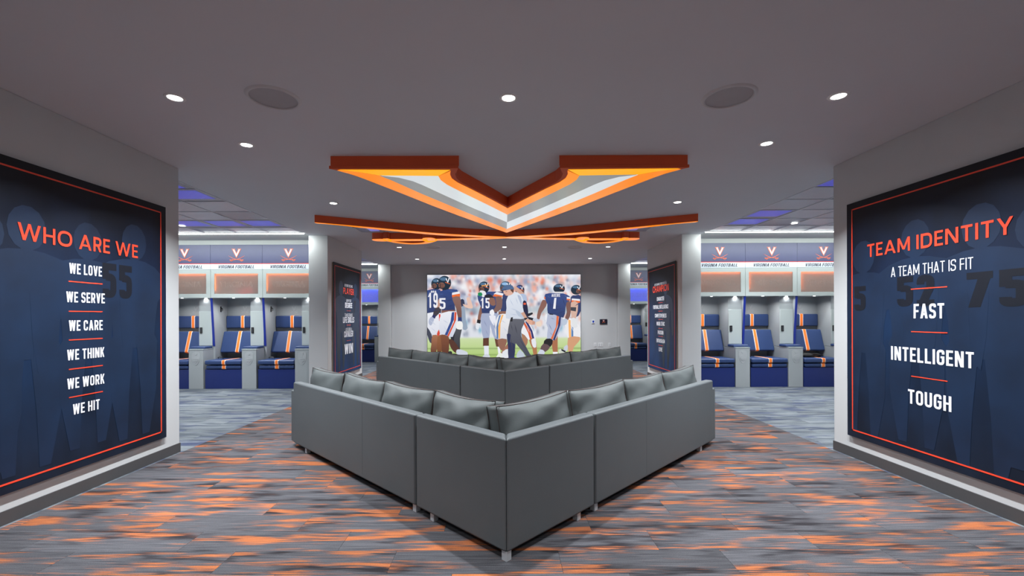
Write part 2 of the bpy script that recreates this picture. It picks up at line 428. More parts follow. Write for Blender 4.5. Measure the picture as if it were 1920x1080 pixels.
ce = box('ceiling', -3.86, 3.86, YB, YE, LZ, LZ+.12, M_ceil); tag(ce, kind='structure')
tag(box('ceiling_backing', -XS, XS, YB, YE, LZ+.16, LZ+.3, M_dark), kind='structure')  # dark backing slab added to keep the panel gaps in shade
pm = {}
def panel(x, y, m, wx=.604, wy=.59):
    k = (m.name, wx, wy)
    if k not in pm: pm[k] = MB().box(.006, wx-.006, .006, wy-.006, 0, .02).mesh('ceiling_panel', m)
    o = bpy.data.objects.new('ceiling_panel', pm[k]); C.objects.link(o); o.location = (x, y, LZ+.004); o.parent = ce
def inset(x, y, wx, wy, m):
    o = box('blue_glow_inset', 0, wx, 0, wy, -.001, .002, m); o.location = (x, y, LZ+.0035); o.parent = ce  # blue reflection painted as a glowing inset
YR = [7.94-.593*i for i in range(10)]
for sx in (-1, 1):
    a, b = sorted((sx*3.86, sx*XS)); nm = 'left' if sx < 0 else 'right'
    tag(box('ceiling_soffit_'+nm, a, b, 8.50, 10.95, LZ, LZ+.12, M_gyp), kind='structure')
    tag(box('ceiling_end_'+nm, a, b, 13.38, YE, LZ, LZ+.12, M_gyp), kind='structure')
    tag(box('ceiling_start_'+nm, a, b, YB, 2.60, LZ, LZ+.12, M_gyp), kind='structure')
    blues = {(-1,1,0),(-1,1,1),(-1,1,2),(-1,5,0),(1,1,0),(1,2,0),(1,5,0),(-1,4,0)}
    bars = MB()
    for i, y in enumerate(YR):
        for j in range(6):
            x = (3.88+.61*j) if sx > 0 else (-3.88-.61*(j+1))
            wx = .604
            if j == 5:
                wx = XS-(3.88+.61*5)-.01
                if sx < 0: x = -XS+.005
            m = M_panel2 if (sx, i, j) in blues or (i+j) % 3 == 2 else M_panel
            panel(x, y, m, wx, .495 if i == 0 else .593)
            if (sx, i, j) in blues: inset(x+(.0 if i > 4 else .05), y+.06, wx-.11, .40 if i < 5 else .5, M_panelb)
        bars.box(a, b, y-.007, y+.007, LZ-.002, LZ+.02)
    for j in range(6):
        x = sx*(3.872+.61*j); bars.box(x-.007, x+.007, 2.60, 8.44, LZ-.0025, LZ+.02)
    for i in range(4):
        y = 13.32-.59*(i+1)
        for j in range(6):
            x = (3.88+.61*j) if sx > 0 else (-3.88-.61*(j+1)); wx = .604
            if j == 5:
                wx = XS-(3.88+.61*5)-.01
                if sx < 0: x = -XS+.005
            panel(x, y, M_panel, wx)
        bars.box(a, b, y-.007, y+.007, LZ-.002, LZ+.02)
    for j in range(6):
        x = sx*(3.872+.61*j); bars.box(x-.007, x+.007, 10.95, 13.33, LZ-.0025, LZ+.02)
    bars.build('grid_bar', M_grid, ce)
    # soffit fascia above the lockers and dark outer edge
    for yy in (9.243, 14.613):
        xa, xb = (a, b)
        tag(box('trim_1' if yy < 10 else 'trim_2', xa+(.08 if sx > 0 else 0), xb-(.08 if sx < 0 else 0), yy, yy+.05, 2.98, LZ, M_gyp), kind='structure')

# ---------------------------------------------------------------- lamps
def area(name, parent, loc, sx, sy, watts, col=(1,1,1), shape='RECTANGLE', spread=180, rot=(0,0,0)):
    l = bpy.data.lights.new(name, 'AREA'); l.shape = shape; l.size = sx; l.size_y = sy; l.energy = watts; l.color = col; l.spread = math.radians(spread)
    o = bpy.data.objects.new(name, l); C.objects.link(o); o.parent = parent; o.location = loc; o.rotation_euler = rot; return o
def downlight(x, y, lab, watts=DOWN_W, group='round ceiling downlights'):
    t = empty('downlight', (x, y, LZ)); tag(t, lab, 'downlight', group)
    MB().lathe([(.046,-.001),(.050,-.006),(.066,-.005),(.070,0.0)], 28).build('trim_ring', M_white, t, smooth=True)
    MB().lathe([(.0001,-.0035),(.047,-.0035),(.047,-.0005)], 28).build('lens', M_lamp, t)
    area('lamp', t, (0,0,-.012), .09, .09, watts, (.92,.97,1), 'DISK', 120)
    return t
DL = [(-2.44,3.25,'downlight above the left foreground poster, nearest the camera on the left'),
      (0.01,3.27,'downlight on the middle axis in front of the ceiling letter V'),
      (2.44,3.26,'downlight above the right foreground poster, nearest the camera on the right'),
      (-2.43,4.14,'second downlight from the camera on the left, beside the round speaker'),
      (2.44,4.15,'second downlight from the camera on the right, beside the round speaker'),
      (-2.43,6.26,'downlight left of the letter V, just before the left sabre tip'),
      (2.44,6.27,'downlight right of the letter V, just before the right sabre tip'),
      (-2.43,10.22,'downlight behind the left sabre hilt'),
      (0.0,10.23,'middle downlight just behind the crossed sabres'),
      (2.40,10.25,'downlight behind the right sabre hilt'),
      (-2.42,12.30,'left downlight of the row nearest the video wall'),
      (0.0,12.30,'middle downlight of the row nearest the video wall'),
      (2.38,12.27,'right downlight of the row nearest the video wall')]
for x, y, l in DL: downlight(x, y, l)
for x, y, l in ((-5.65,7.75,'downlight added for a glint in the metal panel ceiling of the left locker bay'), (5.05,7.72,'downlight added for a glint in the metal panel ceiling of the right locker bay')):
    downlight(x, y, l, 60)  # lamps added to stand in for reflected highlights on the metal ceiling
for x in (-2.44, 0, 2.44):       # unseen fill lamps added, carrying the grid on behind the camera
    for y, n in ((.9,'beside'), (-1.2,'behind')):
        downlight(x, y, 'added fill downlight out of view %s the camera, %s' % (n, {-2.44:'left row',0:'middle row',2.44:'right row'}[x]), 30)
for sx in (-1, 1): downlight(sx*5.4, 5.3, 'added fill downlight in the %s bay ceiling hidden behind the foreground column' % ('left' if sx < 0 else 'right'), 60)  # unseen lamps added to lift the dark locker recesses
for sx, s in ((-1,'left'), (1,'right')):
    for y, yy, q, W in ((8.44, 'near', 'before the near lockers', COVE_W), (13.33, 'far', 'before the far lockers', COVE_W*.8)):
        t = empty('strip_light', (0, y, LZ)); tag(t, 'white linear strip light in the %s bay ceiling %s' % (s, q), 'light', 'linear strip lights over the lockers')
        a, b = sorted((sx*3.84, sx*XS))
        box('lens', a, b, .010, .040, -.018, -.004, M_strip, t)
        MB().box(a, b, .002, .052, -.005, .004).build('housing', M_gyp, t)
        area('lamp', t, ((a+b)/2, .045, -.026), abs(b-a), .04, W, (.93,1,.97), spread=180, rot=(math.radians(17),0,0))

# ---------------------------------------------------------------- ceiling emblem : letter V
O_ = [(-1.735,4.475),(-1.63,4.60),(-1.558,4.725),(-1.422,5.005),(-1.246,5.37),(-1.005,5.89),(-.695,6.51),(0,7.80)]
OG = [(-1.502,4.547),(-1.353,4.640),(-1.27,4.80),(-1.038,5.33),(-.658,6.12),(0,7.47)]
GW = [(-1.335,4.642),(-1.171,4.707),(-1.048,4.829),(-.966,4.976),(-.748,5.452),(-.458,6.058),(0,6.939)]
WO = [(-.742,4.662),(-.737,4.797),(-.690,4.96),(-.546,5.28),(-.271,5.846),(0,6.425)]
IN = [(-.595,4.505),(-.615,4.614),(-.61,4.747),(-.565,4.888),(-.43,5.148),(-.21,5.60),(0,6.056)]
OUT = [(-1.805,4.43),(-1.70,4.53),(-1.60,4.68),(-1.558,4.755),(-1.422,5.035),(-1.246,5.40),(-1.005,5.93),(-.695,6.55),(0,7.85),
       (.695,6.55),(1.005,5.93),(1.246,5.40),(1.422,5.035),(1.558,4.755),(1.60,4.68),(1.70,4.53),(1.805,4.43),
       (.507,4.43),(.53,4.51),(.56,4.614),(.56,4.747),(.525,4.888),(.405,5.138),(.19,5.57),(0,5.98),
       (-.19,5.57),(-.405,5.138),(-.525,4.888),(-.56,4.747),(-.56,4.614),(-.53,4.51),(-.507,4.43)]
def facets(sx):
    R = lambda l: [(p[0]*sx, p[1]) for p in l]
    return [('orange_border', R([(-1.70,4.452)]+O_+OG[::-1]), M_oface), ('bevel_outer', R(OG[1:]+GW[::-1]), M_gface if sx > 0 else M_gface),
            ('bevel_inner', R(GW+WO[::-1]), M_wface), ('inner_border', R(WO+IN[::-1]), M_oface),
            ('serif_bevel', R([(-1.70,4.452),(-.595,4.472),(-.742,4.655),(-1.353,4.632),(-1.502,4.54)]), M_yface)]
ve = empty('letter_emblem', (.03, 0, LZ)); tag(ve, 'large backlit orange and white letter V hung under the lounge ceiling', 'sign')
cxv, cyv = 0, 5.4
sh = [((p[0]-cxv)*.992+cxv, (p[1]-cyv)*.992+cyv) for p in OUT]
MB().prism(sh, -.10, -.0005).build('side_wall', M_oshell, ve)
MB().prism(OUT, -.130, -.098).build('rim', M_oshell, ve, bevel=.003)
for sx in (-1, 1):
    for n, pts, m in facets(sx):
        if sx < 0 and n == 'bevel_outer': m = M_wface
        if sx < 0 and n == 'bevel_inner': m = M_gface
        o = MB().prism(pts, -.134, -.128).build({'bevel_outer': 'bevel_face', 'bevel_inner': 'bevel_face', 'inner_border': 'orange_border'}.get(n, n), m, ve)
        o['label'] = {M_oface: 'glowing orange band of the letter', M_wface: 'glowing white bevel face of the letter', M_gface: 'grey bevel face of the letter', M_yface: 'amber serif edge of the letter'}[m]

# crossed sabres
def sabre_parts(sx):
    R = lambda l: [(p[0]*sx, p[1]) for p in l]
    fr = smooth_open([(-3.02,6.97),(-2.40,7.28),(-1.81,7.60),(-1.165,7.92),(-.46,8.15),(.0,8.27),(.49,8.36),(1.37,8.46)], 4)
    bk = smooth_open([(1.37,8.64),(.49,8.53),(0,8.42),(-.468,8.30),(-1.19,8.09),(-1.846,7.74),(-2.424,7.38),(-2.70,7.18),(-3.01,7.03)], 4)
    blade = R(fr+bk)
    grip = R([(1.52,8.47),(2.27,8.47),(2.27,8.68),(1.52,8.66)])
    collar = R(smooth_closed([(2.22,8.42),(2.30,8.40),(2.35,8.46),(2.34,8.66),(2.24,8.70)], 3))
    pom = R(smooth_closed([(2.33,8.46),(2.50,8.45),(2.57,8.50),(2.57,8.60),(2.52,8.68),(2.34,8.69)], 3))
    cross = R(smooth_closed([(1.37,8.36),(1.46,8.32),(1.56,8.36),(1.60,8.50),(1.60,8.72),(1.52,8.80),(1.40,8.74),(1.32,8.56)], 3))
    go = smooth_open([(1.36,8.66),(1.48,8.86),(1.65,9.01),(1.93,9.07),(2.18,8.92),(2.33,8.68)], 4)
    gi = smooth_open([(2.22,8.68),(2.12,8.80),(1.92,8.93),(1.72,8.90),(1.58,8.76),(1.56,8.66)], 4)
    return [('blade', blade), ('grip', grip), ('collar', collar), ('pommel', pom), ('crossguard', cross), ('knuckle_guard', R(go+gi))]
for sx, s in ((1, 'right'), (-1, 'left')):
    t = empty('ceiling_sabre', (.02, 0, LZ)); tag(t, 'backlit orange sabre under the ceiling with its hilt on the %s' % s, 'sign', 'crossed sabres of the ceiling emblem')
    dz = 0 if sx > 0 else .002
    for n, pts in sabre_parts(sx):
        o = MB().prism(pts, -.118-dz, -.0005).build(n, M_oshell, t)
        MB().prism(pts, -.124-dz, -.1175-dz).build('light_face', M_oface, o)

# flat logo (letter over crossed sabres) in local XZ plane, centre x, top z
def logo(parent, xc, zt, s, y, sub='logo'):
    P = lambda l: [(xc+p[0]*s, zt-(p[1]-4.43)*s) for p in l]
    a = MB()
    for i, (sx) in enumerate((1, -1)):
        for n, pts in sabre_parts(sx): a.prism(P(pts), y-.003-.0004*i, y, 'y')
    a.prism(P(OUT), y-.004, y, 'y')
    b = MB()
    for sx in (-1, 1):
        R = lambda l: [(p[0]*sx, p[1]) for p in l]
        b.prism(P(R(OG[1:]+GW[::-1])), y-.005, y-.003, 'y'); b.prism(P(R(GW+WO[::-1])), y-.005, y-.003, 'y')
    a.add(b.v, b.f, 1)
    o = a.build(sub, [M_orange, M_bwhite], parent); return o

# ---------------------------------------------------------------- round speakers, vent
for x, y, l in ((-1.72,3.26,'round recessed ceiling speaker in the left foreground'), (1.635,3.265,'round recessed ceiling speaker in the right foreground'),
                (-1.655,10.2,'round ceiling speaker behind the left sabre guard'), (1.633,10.27,'round ceiling speaker behind the right sabre guard')):
    t = empty('ceiling_speaker', (x, y, LZ)); tag(t, l, 'speaker', 'round ceiling speakers')
    MB().lathe([(.160,-.004),(.163,-.011),(.180,-.009),(.190,0)], 48).build('rim', mat('speaker_rim', (196,196,200), .45), t, smooth=True)
    MB().lathe([(.0001,-.004),(.08,-.0045),(.161,-.003)], 48).build('grille', mat('speaker_grille', (186,186,192), .6, bump=.8, bscale=900), t, smooth=True)
for x, l in ((-2.5,'square ceiling vent with a bluish diffuser beside the left sabre blade'), (2.45,'square ceiling vent with a bluish diffuser beside the right sabre blade')):
    t = empty('ceiling_vent', (x, 8.15, LZ)); tag(t, l, 'vent')
    f = MB(); h = .23
    for a in ((-h,h,-h,-h+.03), (-h,h,h-.03,h), (-h,-h+.03,-h,h), (h-.03,h,-h,h)): f.box(*a, -.008, -.0005)
    f.build('frame', M_grid, t)
    box('diffuser', -.2,.2,-.2,.2,-.004,-.0006, M_panel, t)
    box('blue_patch', *((.0,.17) if x < 0 else (-.17,0)), -.12,.12,-.007,-.0035, mat('blue_diffuser', (150,150,230), .3, emit=(140,140,235), es=.5), t)  # pale blue patch with a slight emission of its own

# ---------------------------------------------------------------- wall posters
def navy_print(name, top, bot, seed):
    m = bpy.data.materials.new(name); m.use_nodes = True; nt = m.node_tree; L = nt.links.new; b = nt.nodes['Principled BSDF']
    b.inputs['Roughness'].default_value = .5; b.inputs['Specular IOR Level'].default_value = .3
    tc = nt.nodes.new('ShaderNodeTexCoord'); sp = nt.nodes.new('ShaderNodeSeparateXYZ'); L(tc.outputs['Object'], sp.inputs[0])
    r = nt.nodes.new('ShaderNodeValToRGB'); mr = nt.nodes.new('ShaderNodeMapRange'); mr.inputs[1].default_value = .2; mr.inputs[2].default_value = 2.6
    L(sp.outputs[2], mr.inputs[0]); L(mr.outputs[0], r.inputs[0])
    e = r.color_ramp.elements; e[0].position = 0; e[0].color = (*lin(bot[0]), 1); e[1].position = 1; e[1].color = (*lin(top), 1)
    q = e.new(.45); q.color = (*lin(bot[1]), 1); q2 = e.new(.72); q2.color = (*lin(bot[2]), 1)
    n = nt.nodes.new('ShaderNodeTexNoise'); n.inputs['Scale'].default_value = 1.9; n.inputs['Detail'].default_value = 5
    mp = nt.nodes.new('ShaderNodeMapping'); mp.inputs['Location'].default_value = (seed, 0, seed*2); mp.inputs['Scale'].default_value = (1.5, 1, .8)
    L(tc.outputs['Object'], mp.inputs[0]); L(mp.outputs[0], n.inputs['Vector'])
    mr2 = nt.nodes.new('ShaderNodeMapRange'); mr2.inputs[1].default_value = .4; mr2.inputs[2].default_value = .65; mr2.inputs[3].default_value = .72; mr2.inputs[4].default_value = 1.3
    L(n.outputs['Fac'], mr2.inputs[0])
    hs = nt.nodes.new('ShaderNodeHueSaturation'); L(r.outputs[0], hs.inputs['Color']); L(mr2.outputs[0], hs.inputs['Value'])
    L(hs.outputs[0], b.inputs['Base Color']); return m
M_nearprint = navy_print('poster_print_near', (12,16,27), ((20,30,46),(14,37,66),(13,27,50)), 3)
M_midprint_lit = navy_print('poster_print_middle_lit', (13,16,25), ((14,52,100),(12,40,76),(11,24,42)), 8)  # brighter blue towards the bottom is screen light painted into the print
M_ghost = mat('ghost_print', (16,36,62), .45, noise=.6, scale=3)
M_ghostd = mat('ghost_print_dark', (11,18,30), .45, noise=.2, scale=5)
def ghost_player(mb, x, z, s, y, mi=0):
    X_ = lambda v: max(-.80, min(.80, v))
    el = lambda cx, cz, rx, rz, n=14: [(X_(x+s*(cx+rx*math.cos(2*math.pi*i/n))), z+s*(cz+rz*math.sin(2*math.pi*i/n))) for i in range(n)]
    mb.prism(el(0, 1.72, .13, .16), y-.0006, y, 'y', mi)
    sc = lambda l: [(X_(x+s*a), z+s*b) for a, b in l]
    mb.prism(smooth_closed(sc([(-.12,1.56),(.12,1.56),(.36,1.46),(.40,1.25),(.26,1.2),(.22,.9),(.24,.8),(-.24,.8),(-.22,.9),(-.26,1.2),(-.40,1.25),(-.36,1.46)]), 2), y-.0008, y, 'y', mi)
    for q in (-1, 1):
        mb.prism(sc([(q*.02,.82),(q*.25,.82),(q*.24,.4),(q*.16,0),(q*.08,0),(q*.06,.4)]), y-.001, y, 'y', mi)
        mb.prism(sc([(q*.30,1.3),(q*.42,1.25),(q*.44,.75),(q*.36,.68),(q*.32,.95)]), y-.0012, y, 'y', mi)
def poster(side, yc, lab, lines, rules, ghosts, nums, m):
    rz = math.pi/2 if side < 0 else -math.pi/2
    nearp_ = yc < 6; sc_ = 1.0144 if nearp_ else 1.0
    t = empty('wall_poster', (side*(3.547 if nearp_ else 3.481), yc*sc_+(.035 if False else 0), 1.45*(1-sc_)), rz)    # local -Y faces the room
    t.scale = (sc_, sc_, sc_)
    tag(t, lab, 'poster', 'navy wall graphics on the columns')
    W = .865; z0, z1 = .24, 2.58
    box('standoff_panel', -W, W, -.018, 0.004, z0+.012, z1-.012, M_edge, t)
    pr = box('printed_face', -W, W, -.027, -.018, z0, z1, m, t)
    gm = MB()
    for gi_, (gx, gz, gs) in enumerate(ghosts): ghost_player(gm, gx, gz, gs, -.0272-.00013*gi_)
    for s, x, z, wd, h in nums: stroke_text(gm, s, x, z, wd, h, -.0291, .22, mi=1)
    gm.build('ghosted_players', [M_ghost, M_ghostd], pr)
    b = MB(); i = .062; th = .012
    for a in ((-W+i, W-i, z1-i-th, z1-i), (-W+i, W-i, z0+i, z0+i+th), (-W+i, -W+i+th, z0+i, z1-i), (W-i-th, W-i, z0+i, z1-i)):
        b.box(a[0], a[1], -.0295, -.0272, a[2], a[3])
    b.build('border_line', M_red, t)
    for s, z, wd, h, red, bold in lines:
        stroke_text(MB(), s, 0, z, wd, h, -.0305, .17 if red else (.165 if bold else .10), 'wide' if red else 'cond').build('lettering', M_red if red else M_wtext, t)
    for z, wd in rules: box('divider_line', -wd/2, wd/2, -.0305, -.0295, z-.004, z+.004, M_red, t)
poster(-1, 3.645, 'navy foreground poster headed WHO ARE WE on the left wall',
       [('WHO ARE WE', 2.075, 1.03, .122, True, .035), ('WE LOVE', 1.85, .285, .084, False, .035), ('WE SERVE', 1.622, .335, .084, False, .035), ('WE CARE', 1.394, .295, .084, False, .035),
        ('WE THINK', 1.162, .325, .084, False, .035), ('WE WORK', .934, .325, .084, False, .035), ('WE HIT', .724, .235, .084, False, .035)],
       [(z, .295) for z in (1.745, 1.508, 1.28, 1.048, .825)],
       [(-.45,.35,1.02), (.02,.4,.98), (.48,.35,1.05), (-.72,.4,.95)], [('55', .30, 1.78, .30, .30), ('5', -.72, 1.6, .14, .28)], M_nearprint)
poster(1, 3.645, 'navy foreground poster headed TEAM IDENTITY on the right wall',
       [('TEAM IDENTITY', 2.072, 1.22, .122, True, .035), ('A TEAM THAT IS FIT', 1.842, .70, .088, False, .0), ('FAST', 1.488, .262, .122, False, .04),
        ('INTELLIGENT', 1.115, .705, .122, False, .04), ('TOUGH', .755, .372, .122, False, .04)],
       [(z, .31) for z in (1.677, 1.313, .931)],
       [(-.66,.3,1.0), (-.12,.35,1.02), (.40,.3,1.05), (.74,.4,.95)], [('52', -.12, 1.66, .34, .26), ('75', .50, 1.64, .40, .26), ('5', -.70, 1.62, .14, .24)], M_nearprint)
poster(-1, 9.79, 'tall navy poster with the red word PLAYER on the left middle column',
       [('BEYOND THE GAME', 2.15, .50, .055, False, .0), ('PLAYER', 2.03, .65, .135, True, .035), ('EARN YOUR', 1.825, .30, .06, False, .0), ('DEGREE', 1.72, .45, .115, False, .035),
        ('TRANSFERABLE', 1.505, .50, .07, False, .0), ('LIFE SKILLS', 1.40, .70, .125, False, .035), ('LOVE BEING A', 1.19, .40, .07, False, .0), ('CAVALIER', 1.09, .56, .13, False, .035), ('WIN', .765, .53, .22, False, .04)],
       [(z, .26) for z in (1.60, 1.285, .945)], [(-.45,.35,1.0), (.45,.35,1.0)], [('7', .4, 1.7, .16, .28)], M_midprint_lit)
poster(1, 9.81, 'tall navy poster with the red word CHAMPION on the right middle column',
       [('KEY CHARACTERISTICS OF A', 2.175, .75, .05, False, .0), ('CHAMPION', 2.07, 1.0, .145, True, .035), ('CHARACTER', 1.845, .45, .085, False, .03), ('FOOTBALL INTELLIGENCE', 1.665, .95, .085, False, .03),
        ('COMPETITIVENESS', 1.47, .72, .085, False, .03), ('WORK ETHIC', 1.29, .5, .085, False, .03), ('PASSION', 1.095, .35, .085, False, .03), ('ENTHUSIASM', .91, .52, .085, False, .03), ('LOVE', .72, .22, .09, False, .03)],
       [(z, .27) for z in (1.757, 1.57, 1.385, 1.185, 1.01, .81)], [(.3,.35,1.0)], [('1', .3, 1.7, .1, .28)], M_midprint_lit)
# ---------------------------------------------------------------- sectional sofas
M_leatherseam = mat('leather_seam', (76,81,84), .55)
def sofa(loc, rot, lab, LX=3.32, LY=3.32):
    t = empty('sectional_sofa', loc, rot); tag(t, lab, 'sofa', 'grey V shaped sectional sofas')
    T = .09; ZB = .058; ZT = .735; D = .93; J = .93
    # panels: (x0,x1,y0,y1)
    def back(nm, pts):
        MB().prism(pts, ZB, ZT).build(nm, M_leather, t, bevel=.018, seg=3)
    back('back_panel', [(0,0),(J,0),(J,T),(T,T),(0,0)][:4])             # mitred corner, right half
    back('back_panel', [(0,0),(T,T),(T,J),(0,J)])
    back('back_panel', [(J+.014,0),(LX,0),(LX,T),(J+.014,T)])
    back('back_panel', [(0,J+.014),(T,J+.014),(T,LY),(0,LY)])
    for (x0,x1,y0,y1) in ((LX+.006,LX+.10,.012,D), (.012,D,LY+.006,LY+.10)):
        box('arm', x0,x1,y0,y1, ZB, .635, M_leather, t, bevel=.015, seg=3)
    for (x0,x1,y0,y1) in ((T,J,T,J), (J+.014,LX,T,D), (T,D,J+.014,LY)):
        box('seat_base', x0,x1,y0,y1, ZB, .29, M_leather, t, bevel=.012)
    cs = [(T+.005,J-.005,T+.005,J-.005)]
    for k in range(3):
        a = J+.02+(LX-J-.02)*k/3; b = J+.02+(LX-J-.02)*(k+1)/3
        cs += [(a+.003,b-.003,T+.005,D+.02)]
        a = J+.02+(LY-J-.02)*k/3; b = J+.02+(LY-J-.02)*(k+1)/3
        cs += [(T+.005,D+.02,a+.003,b-.003)]
    for c in cs: box('seat_cushion', *c, .29, .44, M_leather2, t, bevel=.035, seg=4)
    for q in (1.74,):
        box('seam_line', q-.0015,q+.0015,-.0007,.004, ZB+.03, ZT-.02, M_leatherseam, t)
        box('seam_line', -.0007,.004, q-.0015,q+.0015, ZB+.03, ZT-.02, M_leatherseam, t)
    lg = [(.012,.012), (.74,.02), (.02,.74), (J-.07,J-.07), (J+.03,.02), (.02,J+.03), (J+.03,D-.06), (D-.06,J+.03),
          (LX-.32,.02), (.02,LY-.32), (LX-.1,D-.06), (D-.06,LY-.1)]
    for x, y in lg: box('leg', x,x+.042,y,y+.042, 0, ZB+.002, M_steel, t, bevel=.002)
    return t
def cushion_mesh(wd, seed, h=.47, th=.20):
    rnd = random.Random(seed); NU, NV = 26, 16; vs = []; fs = []; d0 = .045
    ph = [rnd.uniform(0, 6.3) for _ in range(6)]
    def pos(u, v, sgn):
        au, av = abs(u), abs(v)
        px = u*wd/2*(1-.030*(1-v*v)); pz = v*h/2*(1-.085*(1-u*u))          # concave sides, peaked corners
        puff = (max(0, 1-au**3.0)**.6)*(max(0, 1-av**3.0)**.6)
        wr = .010*math.sin(u*9+ph[0]+v*3)*math.exp(-((1-av)*3)**2)+.008*math.sin(v*8+ph[1]-u*5)*math.exp(-((1-au)*2.5)**2)+.006*math.sin(u*4+ph[2]+v*6*sgn)
        y = sgn*(d0+(th/2-d0)*puff+wr*puff**.5)
        return (px, y, pz)
    for sgn in (-1, 1):
        for j in range(NV+1):
            for i in range(NU+1): vs.append(pos(-1+2*i/NU, -1+2*j/NV, sgn))
    K = (NU+1)*(NV+1)
    for s in (0, 1):
        for j in range(NV):
            for i in range(NU):
                a = s*K+j*(NU+1)+i; q = (a, a+1, a+NU+2, a+NU+1); fs.append(q if s == 0 else q[::-1])
    ring = [i for i in range(NU+1)]+[j*(NU+1)+NU for j in range(1, NV+1)]+[NV*(NU+1)+i for i in range(NU-1,-1,-1)]+[j*(NU+1) for j in range(NV-1,0,-1)]
    for k in range(len(ring)):
        a, b = ring[k], ring[(k+1) % len(ring)]; fs.append((a, a+K, b+K, b))
    body = MB().add(vs, fs)
    pp = MB()
    for s in (0, 1): pp.tube([Vector(vs[r+s*K])*1.004 for r in ring], .0028, 5, closed=True)
    return body, pp
def back_cushion(frame, along, a, b, seed, lab, grp):
    """frame = (location, rotation of the sofa); along 'x' or 'y' arm; a..b extent"""
    wd = b-a+.012; t = empty('back_cushion', (0,0,0)); tag(t, lab, 'cushion', grp)
    body, pp = cushion_mesh(wd, seed)
    c = body.build('cover', M_leather2, t, smooth=True); pp.build('piping', M_seam, c, smooth=True)
    rnd = random.Random(seed+100)
    tilt = math.radians(-9+rnd.uniform(-2,2)); roll = math.radians(rnd.uniform(-1.2,1.2))
    m = Matrix.Translation(((a+b)/2, .215, .645)) @ Matrix.Rotation(roll, 4, 'Y') @ Matrix.Rotation(tilt, 4, 'X')
    if along == 'y': m = Matrix(((0,1,0,0),(1,0,0,0),(0,0,1,0),(0,0,0,1))) @ m @ Matrix.Diagonal((-1,1,1,1))
    t.matrix_world = Matrix.Translation(frame[0]) @ Matrix.Rotation(frame[1], 4, 'Z') @ m
F1 = ((-.02,2.60,0), math.radians(45.3)); F2 = ((-.013,5.87,0), math.radians(45.0))
sofa(F1[0], F1[1], 'large grey leather V shaped sectional sofa nearest the camera')
sofa(F2[0], F2[1], 'grey leather V shaped sectional sofa behind the near one, facing the video wall')
pos = ['at the corner', 'second from the corner', 'third from the corner', 'at the far end']
for F, nm, k in ((F1, 'near', 0), (F2, 'rear', 50)):
    for i, (a, b) in enumerate(((.125,.86),(.90,1.71),(1.72,2.49),(2.50,3.29))):
        back_cushion(F, 'x', a, b, 11+i+k, 'grey leather back cushion %s of the right wing on the %s sofa' % (pos[i], nm), 'loose back cushions on the %s sofa' % nm)
    for i, (a, b) in enumerate(((.315,.97),(.98,1.71),(1.72,2.49),(2.50,3.27))):
        back_cushion(F, 'y', a, b, 21+i+k, 'grey leather back cushion %s of the left wing on the %s sofa' % (pos[i], nm), 'loose back cushions on the %s sofa' % nm)
